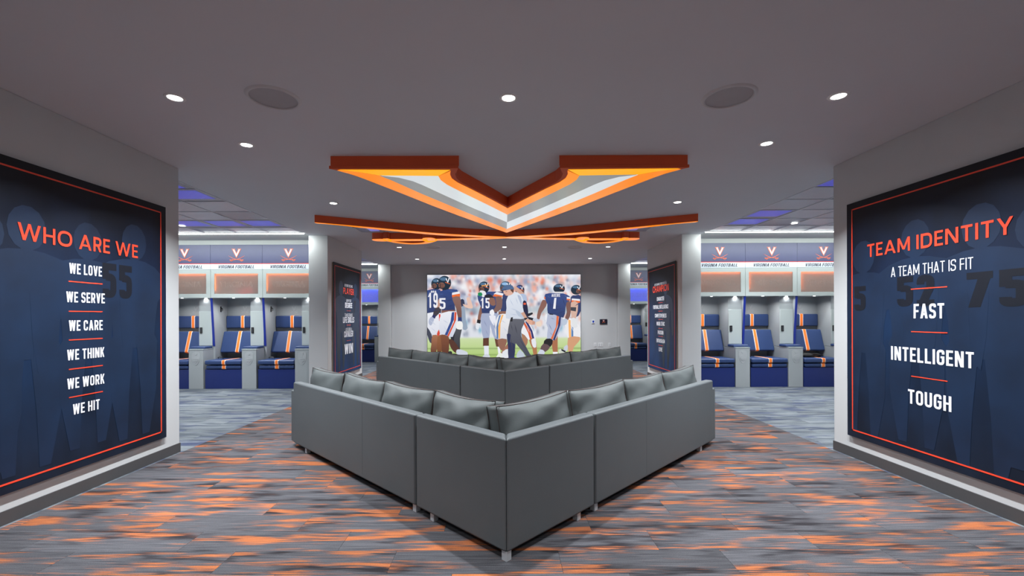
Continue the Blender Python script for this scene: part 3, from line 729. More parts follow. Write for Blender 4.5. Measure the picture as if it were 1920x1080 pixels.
# ---------------------------------------------------------------- lockers
PW = 1.085
M_blueglow_back = mat('blue_glow_back', (60,90,255), emit=(52,92,255), es=1.3)
M_puck = mat('puck_lens', (255,255,255), emit=(255,255,255), es=4)
def striped(name, x0,x1,y0,y1,z0,z1, parent, bev, xs=.395, tilt=None):
    o = box(name, x0,x1,y0,y1,z0,z1, M_vinyl, parent, bevel=bev, seg=4)
    e = .003
    st = box('white_stripe', xs-.053, xs+.053, y0-e, y1+e, z0-e, z1+e, M_stripew, o, bevel=bev, seg=4)
    e = .005
    s2 = box('orange_stripe', xs-.043, xs+.043, y0-e, y1+e, z0-e, z1+e, M_stripe, o, bevel=bev, seg=4)
    for q in (st, s2):
        q.modifiers['bevel'].limit_method = 'ANGLE'
    return o
def make_locker(far=False):
    t = empty('locker', (0,0,0))
    # upper cabinet carcass
    c = MB(); yf = .225; yb = .77
    c.box(.002,PW-.002,yb-.02,yb,1.873,2.465).box(.002,PW-.002,yf,yb,1.873,1.893).box(.002,PW-.002,yf,yb,2.445,2.465)
    c.box(.002,.022,yf,yb,1.873,2.465).box(PW-.022,PW-.002,yf,yb,1.873,2.465)
    cab = c.build('cabinet', M_locker2, t)
    d = MB(); gx0,gx1,gz0,gz1 = .077,.992,1.956,2.375
    d.box(.003,PW-.003,.205,.224,1.873,gz0).box(.003,PW-.003,.205,.224,gz1,2.463).box(.003,gx0,.205,.224,gz0,gz1).box(gx1,PW-.003,.205,.224,gz0,gz1)
    dr = d.build('door', M_locker2, cab)
    gl = box('glass_pane', gx0,gx1,.212,.218,gz0,gz1, M_frost, t)
    text(MB(), 'VIRGINIA', .535, 2.155, .70, .12, .2105, .0, outline=.008).build('etched_lettering', M_frost_line, gl)
    led = M_blueglow if far else M_ledo  # far strips glow blue to imitate screen light on the glass
    box('light_strip', .085,.985,.226,.246,2.372,2.388, led, t)
    box('side_light_strip', .066,.076,.226,.246,2.02,2.34, led, t)
    if far: box('added_blue_glow', .06,1.0,.72,.748,1.91,2.43, M_blueglow_back, t)  # added glowing sheet, stands in for the screen's blue on the glass
    for xx, nm_, pw_ in ((.92, 'tower_light', .9), (.42, 'seat_fill', 4.5)):  # the puck over the seat is an added fill lamp for the recess
        q = MB().lathe([(.0001,1.8675),(.022,1.8675),(.026,1.873)], 16, xx, .30).build(nm_, M_puck, t)
        area('lamp', q, (xx,.30,1.862), .05, .05, pw_, (1,1,1), 'DISK', 150)
    # banner
    bn = box('banner_board', .002,PW-.002,.20,.24,2.59,2.98, M_banner, t)
    box('red_line', .002,PW-.002,.198,.24,2.578,2.59, M_red, bn)
    logo(bn, .548, 2.896, .0565, .1995)
    ws = box('white_band', .002,PW-.002,.20,.24,2.466,2.578, M_bwhite, t)
    stroke_text(MB(), 'VIRGINIA FOOTBALL', .545, 2.520, .775, .066, .1985, .155, shear=.22, cw=.54).build('lettering', M_btext, ws)
    # recess
    box('back_panel', .022,PW,.74,.77,0,1.873, M_locker, t)
    pt = MB().prism([(.235,1.872),(.76,1.872),(.76,.0),(.315,.0),(.315,.86)], -.020, .022, 'x').build('partition', M_locker, t)
    MB().prism([(.222,1.872),(.236,1.872),(.316,.86),(.302,.86)], -.020, .022, 'x').build('blue_edge', M_blueedge, pt)
    tw = box('storage_tower', .775,1.062,.31,.74,.81,1.872, M_locker, t)
    box('tower_lit_face', .778,1.058,.296,.309,.868,1.592, M_locker2, tw, bevel=.002)  # lighter slab painted up to the edge of the cabinet's shadow
    kp = box('keypad', .800,.852,.278,.296,1.13,1.255, M_black, t, bevel=.006)
    k = MB()
    for i in range(2):
        for j in range(4): k.box(.809+.019*i,.823+.019*i,.2755,.278,1.15+.023*j,1.165+.023*j)
    k.build('key_buttons', mat('key_grey', (70,72,78), .5), kp)
    pd = box('pedestal', .768,1.062,0,.74,0,.803, M_locker, t, bevel=.004)
    box('pedestal_cap', .764,1.066,-.006,.30,.803,.813, M_locker2, t, bevel=.002)
    # embossed helmet crest
    e = MB(); pts = smooth_closed([(.84,.735),(.915,.755),(.99,.735),(1.0,.66),(.985,.57),(.945,.505),(.915,.49),(.885,.505),(.845,.57),(.83,.66)], 3)
    e.prism(pts, -.004, 0, 'y')
    pts2 = smooth_closed([(.865,.63),(.915,.655),(.965,.63),(.955,.575),(.915,.53),(.875,.575)], 3); e.prism(pts2, -.008, -.003, 'y')
    for z in (.60,.565): e.box(.862,.968,-.011,-.007,z,z+.010)
    e.prism(smooth_closed([(.885,.73),(.945,.73),(.93,.69),(.90,.69)], 2), -.008, -.003, 'y')
    e.build('embossed_crest', M_emboss, pd, smooth=False)
    box('armrest_pad', .752,1.062,.055,.30,.815,.862, M_vinyl, t, bevel=.015, seg=3)
    # seating
    striped('seat_cushion', .008,.757,-.012,.55,.492,.585, t, .028)
    striped('footrest_pad', .025,.745,.006,.5,.405,.480, t, .022)
    box('storage_box', .004,.762,.02,.735,.0,.398, M_box, t, bevel=.003)
    br = striped('backrest_cushion', .03,.765,-.035,.035,-.235,.235, t, .025)
    br.location = (0,.55,.93); br.rotation_euler = (math.radians(-17),0,0)
    striped('headrest_cushion', .03,.765,.665,.735,1.228,1.497, t, .025)
    hk = MB().tube([(.024,.50,1.66),(.05,.50,1.66),(.062,.50,1.64),(.058,.50,1.60)], .010, 6).box(.022,.030,.48,.52,1.58,1.70).build('coat_hook', M_black, t)
    MB().tube([(.035,.40,.586),(.05,.36,.612),(.10,.33,.622),(.16,.33,.612),(.18,.34,.586)], .008, 6).build('pull_strap', M_black, t)
    logo(bpy.data.objects['back_panel'] if False else t, .40, 1.70, .030, .7395, 'pressed_logo').data.materials[0] = M_emboss
    KL = t
    return t
nearp = make_locker(False)
for n in list(bpy.data.objects):
    if n.name.startswith('pressed_logo'): n.data.materials[1] = M_emboss
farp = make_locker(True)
for n in list(bpy.data.objects):
    if n.name.startswith('pressed_logo'): n.data.materials[1] = M_emboss
index_kids()
spots = [(-7.235,9.05,0,'grey and navy locker seat in the left bay, leftmost, partly hidden by the foreground column'),
         (-6.150,9.05,0,'grey and navy locker seat in the left bay, with a red blur behind its glass'),
         (-5.065,9.05,0,'grey and navy locker seat in the left bay, next to the left middle column'),
         (3.945,9.05,0,'grey and navy locker seat in the right bay, next to the right middle column'),
         (5.030,9.05,0,'grey and navy locker seat in the right bay, middle of the three'),
         (6.115,9.05,0,'grey and navy locker seat in the right bay with black gear lying on its seat'),
         (-5.00,14.42,1,'distant locker seat with blue lit cabinet glass, left of the video wall'),
         (3.89,14.42,1,'distant locker seat with blue lit cabinet glass, right of the video wall'),
         (-6.085,14.42,1,'distant locker seat hidden deep in the left far bay'),
         (4.975,14.42,1,'distant locker seat hidden deep in the right far bay')]
used = {0: False, 1: False}
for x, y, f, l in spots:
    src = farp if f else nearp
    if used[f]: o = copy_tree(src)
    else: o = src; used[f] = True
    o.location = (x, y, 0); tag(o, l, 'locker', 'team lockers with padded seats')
# things left in and on the lockers
def blob(mb, cx, cy, cz, rx, ry, rz, seed, n=14, k=8, flat=None, lo=None):
    rnd = random.Random(seed); p = [rnd.uniform(0,6.28) for _ in range(4)]; vs = []; fs = []
    for j in range(k+1):
        th = math.pi*j/k
        for i in range(n):
            a = 2*math.pi*i/n; q = 1+.13*math.sin(3*a+p[0]+2*th)+.09*math.sin(5*a+p[1]-3*th)
            z = cz+rz*math.cos(th)*(1+.1*math.sin(4*a+p[2]))
            if lo is not None: z = max(z, lo)
            vs.append((cx+rx*q*math.sin(th)*math.cos(a), cy+ry*q*math.sin(th)*math.sin(a), z))
    for j in range(k):
        for i in range(n): fs.append((j*n+i, j*n+(i+1) % n, (j+1)*n+(i+1) % n, (j+1)*n+i))
    return mb.add(vs, fs)
b = MB(); blob(b, 0,0,.07,.19,.10,.085,3, lo=0); blob(b, .15,0,.09,.10,.09,.10,5, lo=0)
o = b.build('folded_jersey', mat('red_cloth', (230,40,40), .8), None, smooth=True); o.location = (-5.47,9.36,1.895)
tag(o, 'red cloth seen blurred behind the frosted cabinet glass in the left bay', 'clothing')
b = MB(); blob(b, 0,0,.035,.16,.09,.05,8, lo=0); blob(b, .2,.02,.03,.13,.08,.045,9, lo=0); blob(b, -.17,.03,.02,.1,.06,.03,12, lo=0)
b.tube([(-.25,-.02,.02),(-.1,-.06,.04),(.05,-.03,.07),(.2,-.07,.06),(.33,-.03,.02)], .012, 6)
o = b.build('gear_straps', mat('black_cloth', (20,20,23), .7), None, smooth=True); o.location = (6.35,9.33,.588)
tag(o, 'crumpled black gear with straps lying on the seat of the rightmost locker', 'gear')
# ---------------------------------------------------------------- video wall
def screen():
    W = 4.72; ZT_ = 2.755; YS = 13.62
    t = empty('video_wall', (-.01, YS, 0)); tag(t, 'large video wall showing football players and a coach on the field', 'screen')
    k = W/1632.0
    P = lambda x, y: ((x-939)*k, ZT_-(y-82)*k)
    ZB_ = ZT_-W*9/16
    box('housing', -W/2-.012, W/2+.012, .004, .058, ZB_-.012, ZT_+.012, M_dark, t)
    me_v = []; me_f = []; me_c = []
    yoff = [0.0]
    def poly(pts, col, smooth=0, col2=None):
        if smooth: pts = smooth_closed(pts, smooth)
        # clip to the screen rectangle
        pts = [(min(max(x,123),1755), min(max(y,82),999)) for x, y in pts]
        yoff[0] -= .00012
        k0 = len(me_v); ys = [p[1] for p in pts]; a, b = min(ys), max(ys)
        for x, y in pts:
            px, pz = P(x, y); me_v.append((px, yoff[0], pz))
            c = lin(col)
            if col2:
                f = (y-a)/max(1, b-a); c2 = lin(col2); c = tuple(c[i]*(1-f)+c2[i]*f for i in range(3))
            me_c.append(c)
        me_f.append(tuple(range(k0, k0+len(pts))))
    def ell(cx, cy, rx, ry, col, n=20, a0=0, a1=360, col2=None):
        poly([(cx+rx*math.cos(math.radians(a0+(a1-a0)*i/n)), cy+ry*math.sin(math.radians(a0+(a1-a0)*i/n))) for i in range(n)], col, 0, col2)
    # blurred crowd and turf: a colour grid
    GX, GY = 150, 84; rnd = random.Random(5)
    import numpy as np
    xs = np.linspace(123,1755,GX); ys = np.linspace(82,999,GY); XX, YY = np.meshgrid(xs, ys)
    img = np.zeros((GY,GX,3)); img[:] = (222,222,232)
    pal = [(245,246,250)]*11+[(235,120,90)]*2+[(240,170,150)]*4+[(150,160,190)]*4+[(170,185,210)]*4+[(225,80,60)]*1+[(250,225,220)]*4+[(110,118,150)]*2+[(150,170,180)]*2
    for _ in range(900):
        cx = rnd.uniform(123,1755); cy = rnd.uniform(82,520); r = rnd.uniform(10,34); c = np.array(rnd.choice(pal), float)
        wgt = np.exp(-(((XX-cx)/r)**2+((YY-cy)/(r*1.2))**2))[..., None]*.75; img = img*(1-wgt)+c*wgt
    top = np.clip((140-YY)/90, 0, 1)[..., None]*.55; img = img*(1-top)+np.array((246,248,252))*top
    band = np.exp(-((YY-460)/45)**2)[..., None]*.6; img = img*(1-band)+np.array((160,180,190))*band
    low = np.clip((YY-500)/30, 0, 1)[..., None]*.75; img = img*(1-low)+np.array((222,226,234))*low
    for _ in range(120):
        cx = rnd.uniform(123,1755); cy = rnd.uniform(540,735); r = rnd.uniform(10,24); c = np.array(rnd.choice([(90,100,140),(245,246,250),(120,130,150),(235,150,120),(60,150,190),(245,245,248)]), float)
        wgt = np.exp(-(((XX-cx)/r)**2+((YY-cy)/(r*1.7))**2))[..., None]*.6; img = img*(1-wgt)+c*wgt
    gm = np.clip((YY-742)/22, 0, 1)[..., None]; gr = np.array((205,222,172))*(1-np.clip((YY-745)/240,0,1)[..., None])+np.array((168,200,108))*np.clip((YY-745)/240,0,1)[..., None]
    for cy in (868, 935): 
        sb = np.exp(-((YY-cy)/7)**2)[..., None]*.45; gr = gr*(1-sb)+np.array((90,120,60))*sb
    img = img*(1-gm)+gr*gm
    for j in range(GY):
        for i in range(GX):
            px, pz = P(xs[i], ys[j]); me_v.append((px, 0, pz)); me_c.append(lin(img[j,i]))
    for j in range(GY-1):
        for i in range(GX-1):
            a = j*GX+i; me_f.append((a, a+1, a+GX+1, a+GX))
    NAVY = (54,76,134); NAVD = (40,56,104); WH = (236,238,244); HEL = (38,58,76); SK1 = (138,96,82); SK2 = (112,66,44); TAN = (206,160,140); ORG = (238,112,52); GRY = (164,174,202)
    def helmet(cx, cy, rx, ry, face=-1, col=HEL):
        ell(cx, cy, rx, ry, col, 24, col2=[c*.75 for c in col])
        ell(cx-rx*.15, cy-ry*.55, rx*.55, ry*.25, [min(255,c*1.7+20) for c in col], 14)
        if face:
            ell(cx+face*rx*.45, cy+ry*.35, rx*.5, ry*.42, SK1, 14)
            for q in range(3):
                y = cy+ry*(.12+.24*q); poly([(cx+face*rx*1.02,y),(cx+face*rx*.05,y+3),(cx+face*rx*.05,y+8),(cx+face*rx*1.0,y+6)], (30,36,48))
            poly([(cx+face*rx*.62,cy+ry*.05),(cx+face*rx*.70,cy+ry*.05),(cx+face*rx*.66,cy+ry*.85),(cx+face*rx*.56,cy+ry*.85)], (30,36,48))
        poly([(cx+rx*.15,cy-ry*.62),(cx+rx*.30,cy-ry*.66),(cx+rx*.48,cy-ry*.2),(cx+rx*.62,cy-ry*.72),(cx+rx*.78,cy-ry*.62),(cx+rx*.5,cy+ry*.05)], WH)
        poly([(cx+rx*.1,cy-ry*.15),(cx+rx*.85,cy+ry*.12),(cx+rx*.85,cy+ry*.2),(cx+rx*.1,cy-ry*.05)], ORG)
    # --- staff behind the left pair
    poly([(480,345),(512,348),(520,412),(486,420)], (48,56,84), 2)
    poly([(500,392),(552,404),(540,335),(572,322),(608,418),(592,442),(530,428)], (232,196,180), 2)
    poly([(488,425),(522,428),(532,560),(552,650),(506,668),(480,560)], (150,166,186), 2)
    poly([(400,590),(492,600),(486,680),(470,760),(470,872),(436,882),(400,800)], (84,88,96), 2, (48,50,56))
    poly([(366,600),(410,600),(404,800),(372,760)], (30,32,44), 2)
    # --- number 19
    helmet(222,178,56,62,-1)
    poly([(123,246),(180,232),(262,240),(275,330),(268,490),(123,492)], NAVY, 0, NAVD)
    poly([(123,490),(268,490),(276,560),(262,700),(240,738),(186,722),(123,640)], WH, 2, (220,222,234))
    poly([(246,500),(263,500),(264,572),(248,572)], (226,60,44)); poly([(224,712),(246,664),(260,694),(240,742)], (214,70,50), 2)
    poly([(123,640),(170,722),(176,800),(150,800),(123,720)], (62,66,84), 2)
    poly([(178,722),(250,736),(236,800),(214,910),(158,910),(164,826)], (170,112,80), 2, (96,58,40))
    poly([(232,742),(286,735),(272,912),(226,912)], (150,96,62), 2, (110,64,36))
    poly([(150,905),(212,905),(210,938),(146,938)], WH); poly([(224,906),(274,908),(278,942),(222,940)], WH)
    # --- number 5
    poly([(240,350),(268,335),(275,440),(222,520),(186,506),(206,452),(228,410)], (190,146,128), 2)
    poly([(206,440),(268,425),(266,468),(214,524),(184,506)], (62,54,62), 2)
    poly([(186,500),(216,518),(204,548),(170,532)], (34,40,92)); poly([(166,528),(196,546),(186,582),(160,622),(137,592),(144,552)], (176,184,208), 2)
    poly([(290,225),(352,222),(344,262),(292,282)], (44,40,50), 2)
    poly([(232,266),(290,246),(362,232),(440,240),(472,290),(472,316),(396,322),(416,400),(420,462),(282,462),(262,420),(252,340)], NAVY, 0, NAVD)
    poly([(388,272),(464,258),(471,282),(386,297)], WH); poly([(386,297),(471,282),(473,312),(388,322)], ORG)
    helmet(308,168,70,76,-1)
    poly([(275,460),(420,455),(426,476),(275,492)], (128,84,72))
    poly([(275,490),(424,470),(446,505),(446,585),(392,742),(312,722),(258,708),(250,620)], WH, 2, (206,212,228))
    poly([(384,482),(410,476),(406,560),(334,728),(308,718),(370,580)], (44,72,140), 0); poly([(414,476),(434,480),(430,562),(350,738),(334,730),(406,580)], (222,78,48), 0)
    poly([(392,322),(470,314),(482,402),(489,540),(450,540),(430,440),(402,372)], (142,108,98), 2, (112,74,66))
    poly([(448,534),(489,534),(491,582),(448,582)], (36,52,110)); poly([(440,580),(490,580),(501,625),(490,662),(450,662),(428,640)], (240,240,238), 2)
    poly([(272,716),(346,736),(356,800),(342,940),(284,940),(274,830),(266,760)], (130,78,52), 2, (84,44,28))
    poly([(282,935),(343,935),(343,952),(282,952)], WH)
    poly([(352,768),(404,782),(462,868),(470,902),(420,912),(368,850)], (84,48,36), 2); poly([(438,878),(482,878),(544,902),(551,932),(520,962),(458,956),(430,912)], (206,212,224), 2)
    poly([(345,900),(382,898),(388,950),(350,954)], (34,36,44), 2); poly([(394,920),(450,930),(466,962),(394,962)], (20,22,44), 2)
    # --- number 15
    poly([(690,420),(706,436),(702,520),(686,572),(658,562),(672,480)], SK1, 2)
    poly([(654,558),(692,565),(687,602),(649,595)], (24,26,34)); poly([(644,598),(676,605),(668,662),(638,650)], (226,230,238), 2)
    poly([(700,500),(802,500),(792,620),(780,758),(720,762),(694,620)], GRY, 2); poly([(786,500),(884,500),(874,640),(872,775),(838,762),(798,640)], GRY, 2)
    poly([(780,520),(850,520),(842,620),(812,600)], (232,234,244), 2)
    poly([(716,758),(777,752),(777,840),(714,840)], (92,54,38), 0); poly([(838,762),(872,772),(882,852),(854,846)], (104,62,44))
    poly([(724,838),(776,838),(776,930),(728,935)], (226,230,240)); poly([(703,968),(730,930),(780,934),(784,976),(710,980)], (206,212,220), 2); poly([(868,848),(896,850),(900,920),(876,920)], WH)
    poly([(656,300),(690,312),(742,262),(862,262),(886,300),(874,372),(864,492),(704,492),(698,430),(664,352)], NAVY, 0, NAVD)
    helmet(727,216,58,62,-1); poly([(700,196),(770,186),(776,196),(704,208)], (226,150,70))
    poly([(686,250),(738,258),(750,300),(716,322),(690,290)], (232,234,238), 2); poly([(664,274),(702,272),(708,304),(668,308)], (30,140,90), 2)
    poly([(734,300),(792,290),(832,326),(800,346),(744,340)], (28,32,46), 2); poly([(766,342),(832,328),(850,402),(806,408)], SK1, 2)
    # --- number 4 behind the coach
    helmet(958,214,62,62,-1,(76,100,124))
    poly([(862,262),(984,268),(986,330),(962,482),(902,474),(918,380),(926,300)], NAVD, 0)
    poly([(828,290),(862,264),(936,284),(926,306)], WH); poly([(818,312),(842,288),(926,306),(916,322)], ORG)
    poly([(850,316),(916,322),(920,402),(905,452),(850,484),(818,472),(846,430),(856,380)], (124,92,86), 2)
    poly([(788,470),(820,450),(838,490),(822,518),(790,502)], (238,240,246), 2); poly([(882,472),(962,470),(960,502),(880,512)], SK1)
    poly([(885,508),(962,500),(1012,522),(988,640),(972,768),(870,772),(838,660),(850,580)], (238,238,240), 2, (214,214,222))
    poly([(888,514),(906,512),(880,600),(876,768),(860,762),(857,640)], (84,120,170)); poly([(914,510),(934,508),(902,600),(896,758),(880,764),(876,640)], (246,178,96))
    poly([(874,768),(966,768),(960,822),(934,882),(904,882),(878,832)], (146,100,82), 2); poly([(984,808),(992,862),(932,928),(902,916),(950,852)], (160,108,88), 2)
    poly([(848,986),(880,918),(926,925),(916,988)], (230,236,226), 2); poly([(922,902),(990,872),(986,962),(940,992),(918,972)], (226,230,236), 2)
    # --- player behind the coach, right
    helmet(1108,244,48,52,1,(34,48,86))
    poly([(1044,214),(1076,214),(1152,280),(1122,302),(1060,252)], (212,168,150), 2); poly([(1108,290),(1172,300),(1184,372),(1144,392)], (176,192,220), 2)
    poly([(1140,372),(1176,370),(1196,470),(1190,552),(1148,522)], (28,32,66), 2); poly([(1146,384),(1172,382),(1174,402),(1148,404)], (226,90,60))
    poly([(1178,500),(1242,484),(1246,502),(1200,528)], (24,26,40)); poly([(1188,530),(1252,545),(1252,572),(1200,562)], (26,30,44))
    poly([(1250,550),(1312,544),(1318,576),(1282,592),(1250,576)], (196,204,220), 2); poly([(1276,590),(1332,580),(1332,632),(1290,632)], (236,214,196), 2)
    poly([(1126,600),(1182,580),(1238,650),(1272,762),(1202,778),(1124,704)], (236,236,242), 2)
    poly([(1138,590),(1160,590),(1216,680),(1236,767),(1214,772),(1194,700)], (214,92,52)); poly([(1162,580),(1186,580),(1240,680),(1260,762),(1238,768),(1222,690)], (40,46,110))
    poly([(1204,776),(1272,766),(1286,870),(1287,946),(1254,952),(1240,870)], (176,118,78), 2); poly([(1228,776),(1272,766),(1280,852),(1246,852)], (230,232,240), 2)
    poly([(1124,706),(1192,770),(1172,842),(1148,832)], (168,120,92), 2); poly([(1068,942),(1110,880),(1168,962),(1090,968)], (190,200,214), 2)
    # --- coach
    poly([(1008,542),(1060,550),(1152,550),(1158,590),(1126,660),(1116,720),(1136,780),(1214,928),(1248,960),(1188,972),(1140,905),(1062,812),(1052,900),(1046,972),(984,966),(986,850),(972,740),(986,640)], (98,100,110), 0, (64,68,84))
    poly([(968,716),(1010,722),(1002,800),(1052,822),(1046,972),(986,972),(980,850)], (38,46,84), 2)
    poly([(972,968),(1060,962),(1072,988),(972,992)], (40,48,120), 2); poly([(1204,946),(1244,938),(1252,966),(1208,972)], (44,46,110), 2)
    poly([(990,302),(1050,264),(1112,290),(1142,350),(1134,410),(1150,480),(1122,496),(1156,550),(1060,552),(960,546),(966,440),(962,370),(974,330)], (224,230,240), 2, (206,214,228))
    poly([(1082,300),(1120,320),(1128,400),(1112,380)], (176,188,212), 2); poly([(1060,460),(1120,490),(1150,548),(1090,520)], (184,196,214), 2)
    poly([(1118,492),(1152,478),(1188,545),(1166,562)], TAN, 0); poly([(1150,546),(1182,540),(1190,562),(1160,572)], (26,28,34)); poly([(1166,566),(1192,555),(1262,580),(1266,602),(1240,618),(1200,606)], (222,170,146), 2)
    poly([(935,248),(1012,238),(1042,250),(1034,288),(976,308),(944,290)], (222,176,158), 2)
    poly([(912,246),(944,202),(986,190),(1030,200),(1048,244),(1002,240),(960,250)], (84,110,148), 2); poly([(1008,242),(1042,240),(1038,276),(1020,262)], (96,68,58), 2)
    poly([(1012,538),(1034,534),(1028,580),(1004,580)], (20,22,28))
    # --- player at the right edge
    helmet(1708,246,58,52,1)
    poly([(1650,322),(1700,305),(1755,312),(1755,470),(1700,540),(1648,450)], NAVD, 2)
    poly([(1560,548),(1660,550),(1746,640),(1746,746),(1618,758),(1590,640)], (236,236,240), 2)
    poly([(1622,560),(1646,570),(1652,752),(1628,756)], (250,184,110)); poly([(1654,640),(1674,640),(1674,754),(1654,754)], (84,126,180))
    poly([(1618,756),(1742,748),(1736,792),(1682,852),(1660,912),(1624,912)], (212,158,120), 2); poly([(1626,905),(1662,905),(1660,935),(1630,935)], WH)
    poly([(1570,860),(1612,830),(1614,880),(1590,902)], (200,206,220), 2); poly([(1516,892),(1548,872),(1592,902),(1582,946),(1530,942)], (206,214,200), 2); poly([(1546,872),(1594,896),(1586,912),(1548,892)], (20,22,40))
    poly([(1660,338),(1746,345),(1748,366),(1658,356)], WH); poly([(1656,356),(1748,366),(1744,386),(1656,378)], ORG)
    poly([(1650,382),(1728,388),(1702,550),(1658,550)], (214,176,160), 2); poly([(1646,430),(1706,432),(1702,476),(1646,466)], (60,62,72)); poly([(1654,550),(1706,555),(1718,640),(1668,646)], (226,228,232), 2)
    # --- number 1
    poly([(1440,800),(1508,730),(1508,906),(1458,906)], (170,110,76), 0); poly([(1456,905),(1508,905),(1508,946),(1460,952)], WH)
    poly([(1350,352),(1392,366),(1386,420),(1336,490),(1316,556),(1288,546),(1300,470),(1324,410)], (140,98,88), 2)
    poly([(1400,503),(1482,510),(1562,545),(1548,640),(1502,742),(1470,782),(1394,766),(1406,650),(1374,570)], (180,188,212), 2)
    poly([(1374,520),(1400,505),(1394,560),(1384,600)], WH, 2)
    poly([(1498,518),(1522,525),(1516,600),(1456,772),(1434,766),(1490,640)], (224,108,60)); poly([(1526,524),(1544,534),(1536,620),(1476,784),(1458,776),(1510,640)], (38,46,100))
    poly([(1388,765),(1456,776),(1432,852),(1358,816)], (24,24,30), 2); poly([(1358,816),(1428,850),(1372,908),(1322,880)], (98,76,80), 2); poly([(1324,878),(1372,905),(1342,954),(1286,952)], (206,212,228), 2)
    poly([(1594,380),(1636,358),(1648,440),(1642,520),(1612,572),(1588,542),(1606,480)], (124,86,78), 2); poly([(1558,560),(1612,558),(1602,612),(1560,622)], (188,200,218), 2)
    poly([(1380,290),(1470,280),(1570,285),(1634,314),(1642,352),(1604,382),(1592,450),(1570,542),(1480,510),(1404,496),(1400,400),(1374,340)], (58,80,140), 2, NAVD)
    poly([(1606,322),(1642,326),(1643,342),(1606,340)], WH); poly([(1606,340),(1643,342),(1642,358),(1606,356)], ORG); poly([(1366,322),(1378,318),(1380,342),(1368,344)], ORG)
    poly([(1420,498),(1460,502),(1460,512),(1420,508)], (20,22,30))
    helmet(1525,232,62,50,0); poly([(1474,266),(1568,266),(1560,284),(1480,282)], (222,222,224))
    # folds in the cloth
    def fold(x0, y0, x1, y1, wd, col):
        a = Vector((x0,y0)); b_ = Vector((x1,y1)); d = (b_-a).normalized(); n_ = Vector((-d.y, d.x))*wd/2; m_ = (a+b_)/2
        poly([tuple(a), tuple(m_+n_), tuple(b_), tuple(m_-n_)], col)
    for f in ((290,300,350,330,7),(310,360,400,345,8),(330,420,410,400,9),(300,440,380,448,7),(140,440,230,420,9),(150,470,250,455,7),(720,470,800,440,9),(740,300,790,282,7),(820,450,858,400,10),
              (1430,400,1540,430,10),(1450,470,1560,440,11),(1500,500,1590,470,9),(1420,350,1440,450,8),(1560,330,1590,420,9),(1690,420,1750,380,9)): fold(*f, (38,54,102))
    for f in ((340,250,430,262,6),(250,290,300,285,5),(1400,310,1430,330,6),(1580,300,1610,330,6)): fold(*f, (82,106,166))
    for f in ((290,560,350,600,12),(300,620,330,690,10),(150,560,220,620,10),(160,640,220,690,9),(900,560,960,600,10),(930,640,980,700,10),(1180,640,1210,700,7),(1640,600,1680,700,9)): fold(*f, (204,210,226))
    for f in ((720,560,760,640,12),(740,660,770,730,9),(830,580,850,680,9),(1410,600,1450,680,12),(1430,540,1480,560,9),(1420,690,1460,740,8)): fold(*f, (146,156,188))
    for f in ((1000,340,1040,420,9),(1010,440,1090,470,10),(1000,500,1100,515,9),(1060,320,1090,400,8)): fold(*f, (190,200,220))
    for f in ((1050,600,1080,720,10),(1010,600,1030,680,8),(1100,760,1180,890,10),(1010,740,1030,900,9)): fold(*f, (62,64,76))
    # eyes, cap brim and mouth of the coach, fingers of his hand
    poly([(956,262),(972,260),(972,265),(956,267)], (70,50,44)); poly([(946,290),(964,288),(964,293),(948,295)], (170,104,92)); poly([(912,244),(964,236),(962,248),(916,252)], (58,80,116))
    for i in range(4): poly([(1240,576+i*10),(1270,582+i*10),(1269,587+i*10),(1240,582+i*10)], (190,136,116))
    me = bpy.data.meshes.new('picture'); me.from_pydata(me_v, [], me_f)
    ca = me.color_attributes.new('tone', 'FLOAT_COLOR', 'POINT')
    for i, c in enumerate(me_c): ca.data[i].color = (*c, 1)
    m = bpy.data.materials.new('screen_picture'); m.use_nodes = True; nt = m.node_tree
    b = nt.nodes['Principled BSDF']; b.inputs['Base Color'].default_value = (.01,.01,.01,1); b.inputs['Roughness'].default_value = .4
    at = nt.nodes.new('ShaderNodeVertexColor'); at.layer_name = 'tone'
    nt.links.new(at.outputs[0], b.inputs['Emission Color']); b.inputs['Emission Strength'].default_value = .97
    me.materials.append(m)
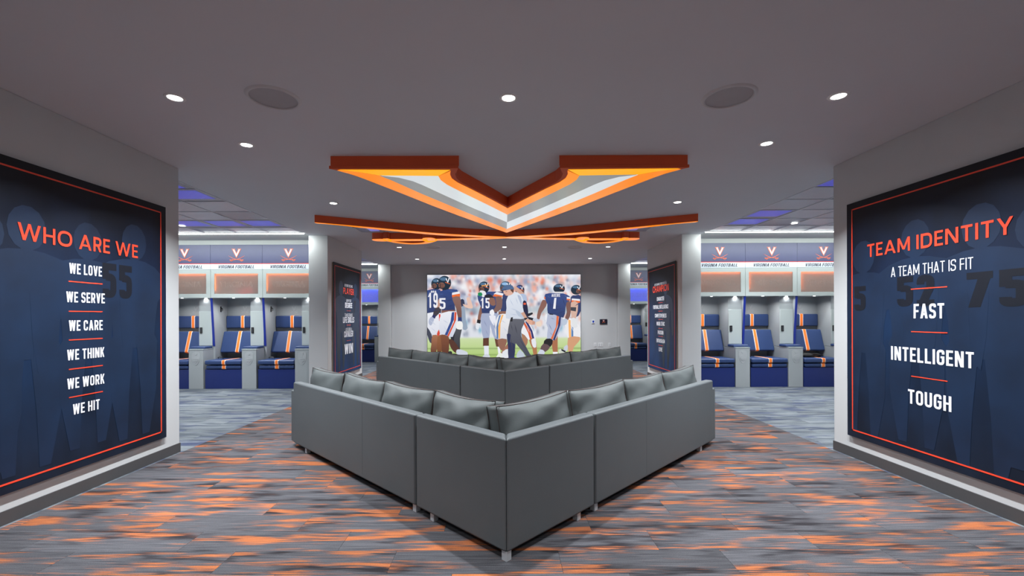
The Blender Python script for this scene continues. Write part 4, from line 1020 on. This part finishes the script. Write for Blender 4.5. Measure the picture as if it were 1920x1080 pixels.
    o = bpy.data.objects.new('picture', me); C.objects.link(o); o.parent = t
    M_sw = mat('screen_white', (10,10,10), emit=(240,240,246), es=.95)
    nm = MB()
    def num(s, x0, x1, y0, y1, bold=.04):
        xa, za = P((x0+x1)/2, (y0+y1)/2); stroke_text(nm, s, xa, za, (x1-x0)*k, (y1-y0)*k, yoff[0]-.001, .17)
    num('19', 134, 236, 272, 432); num('5', 254, 318, 330, 446, .06); num('15', 692, 786, 330, 440, .05); num('BRA', 164, 222, 250, 272, .01); num('AKERE', 1444, 1536, 288, 320, .02)
    nm.prism([P(*q) for q in ((1474,332),(1496,330),(1486,448),(1460,446))], yoff[0]-.0012, yoff[0]-.0006, 'y')
    nm.build('jersey_lettering', M_sw, o)
screen()
# control panels and outlets on the screen wall
t = empty('control_panel', (3.06,13.68,1.30)); tag(t, 'small black wall touch panel with logo, right of the video wall', 'panel')
bd = box('bezel', -.115,.115,-.03,-.001,-.075,.075, mat('panel_navy', (22,26,44), .3), t, bevel=.006)
logo(t, 0, .052, .019, -.0305)
t = empty('thermostat', (2.74,13.68,1.30)); tag(t, 'small white wall thermostat with blue display, beside the black touch panel', 'thermostat')
box('body', -.045,.045,-.025,-.001,-.055,.055, M_white, t, bevel=.006)
box('display', -.022,.026,-.0265,-.0245,-.03,.032, mat('thermo_screen', (20,40,120), .3, emit=(20,60,170), es=.5), t)
for x, w_, n, l in ((2.80,.07,1,'white single outlet plate low on the screen wall, left of the three'), (2.97,.15,2,'wide white double outlet plate low on the screen wall, middle of the three'), (3.25,.07,1,'white single outlet plate low on the screen wall, right of the three')):
    t = empty('outlet_plate', (x,13.68,.585)); tag(t, l, 'outlet', 'outlet plates on the screen wall')
    box('plate', -w_/2,w_/2,-.008,-.001,-.057,.057, M_white, t, bevel=.002)
    for i in range(n):
        cx = (i-(n-1)/2)*.07
        for z in (-.022,.022): box('socket', cx-.016,cx+.016,-.0105,-.008,z-.014,z+.014, mat('socket_grey', (188,190,194), .5), t)
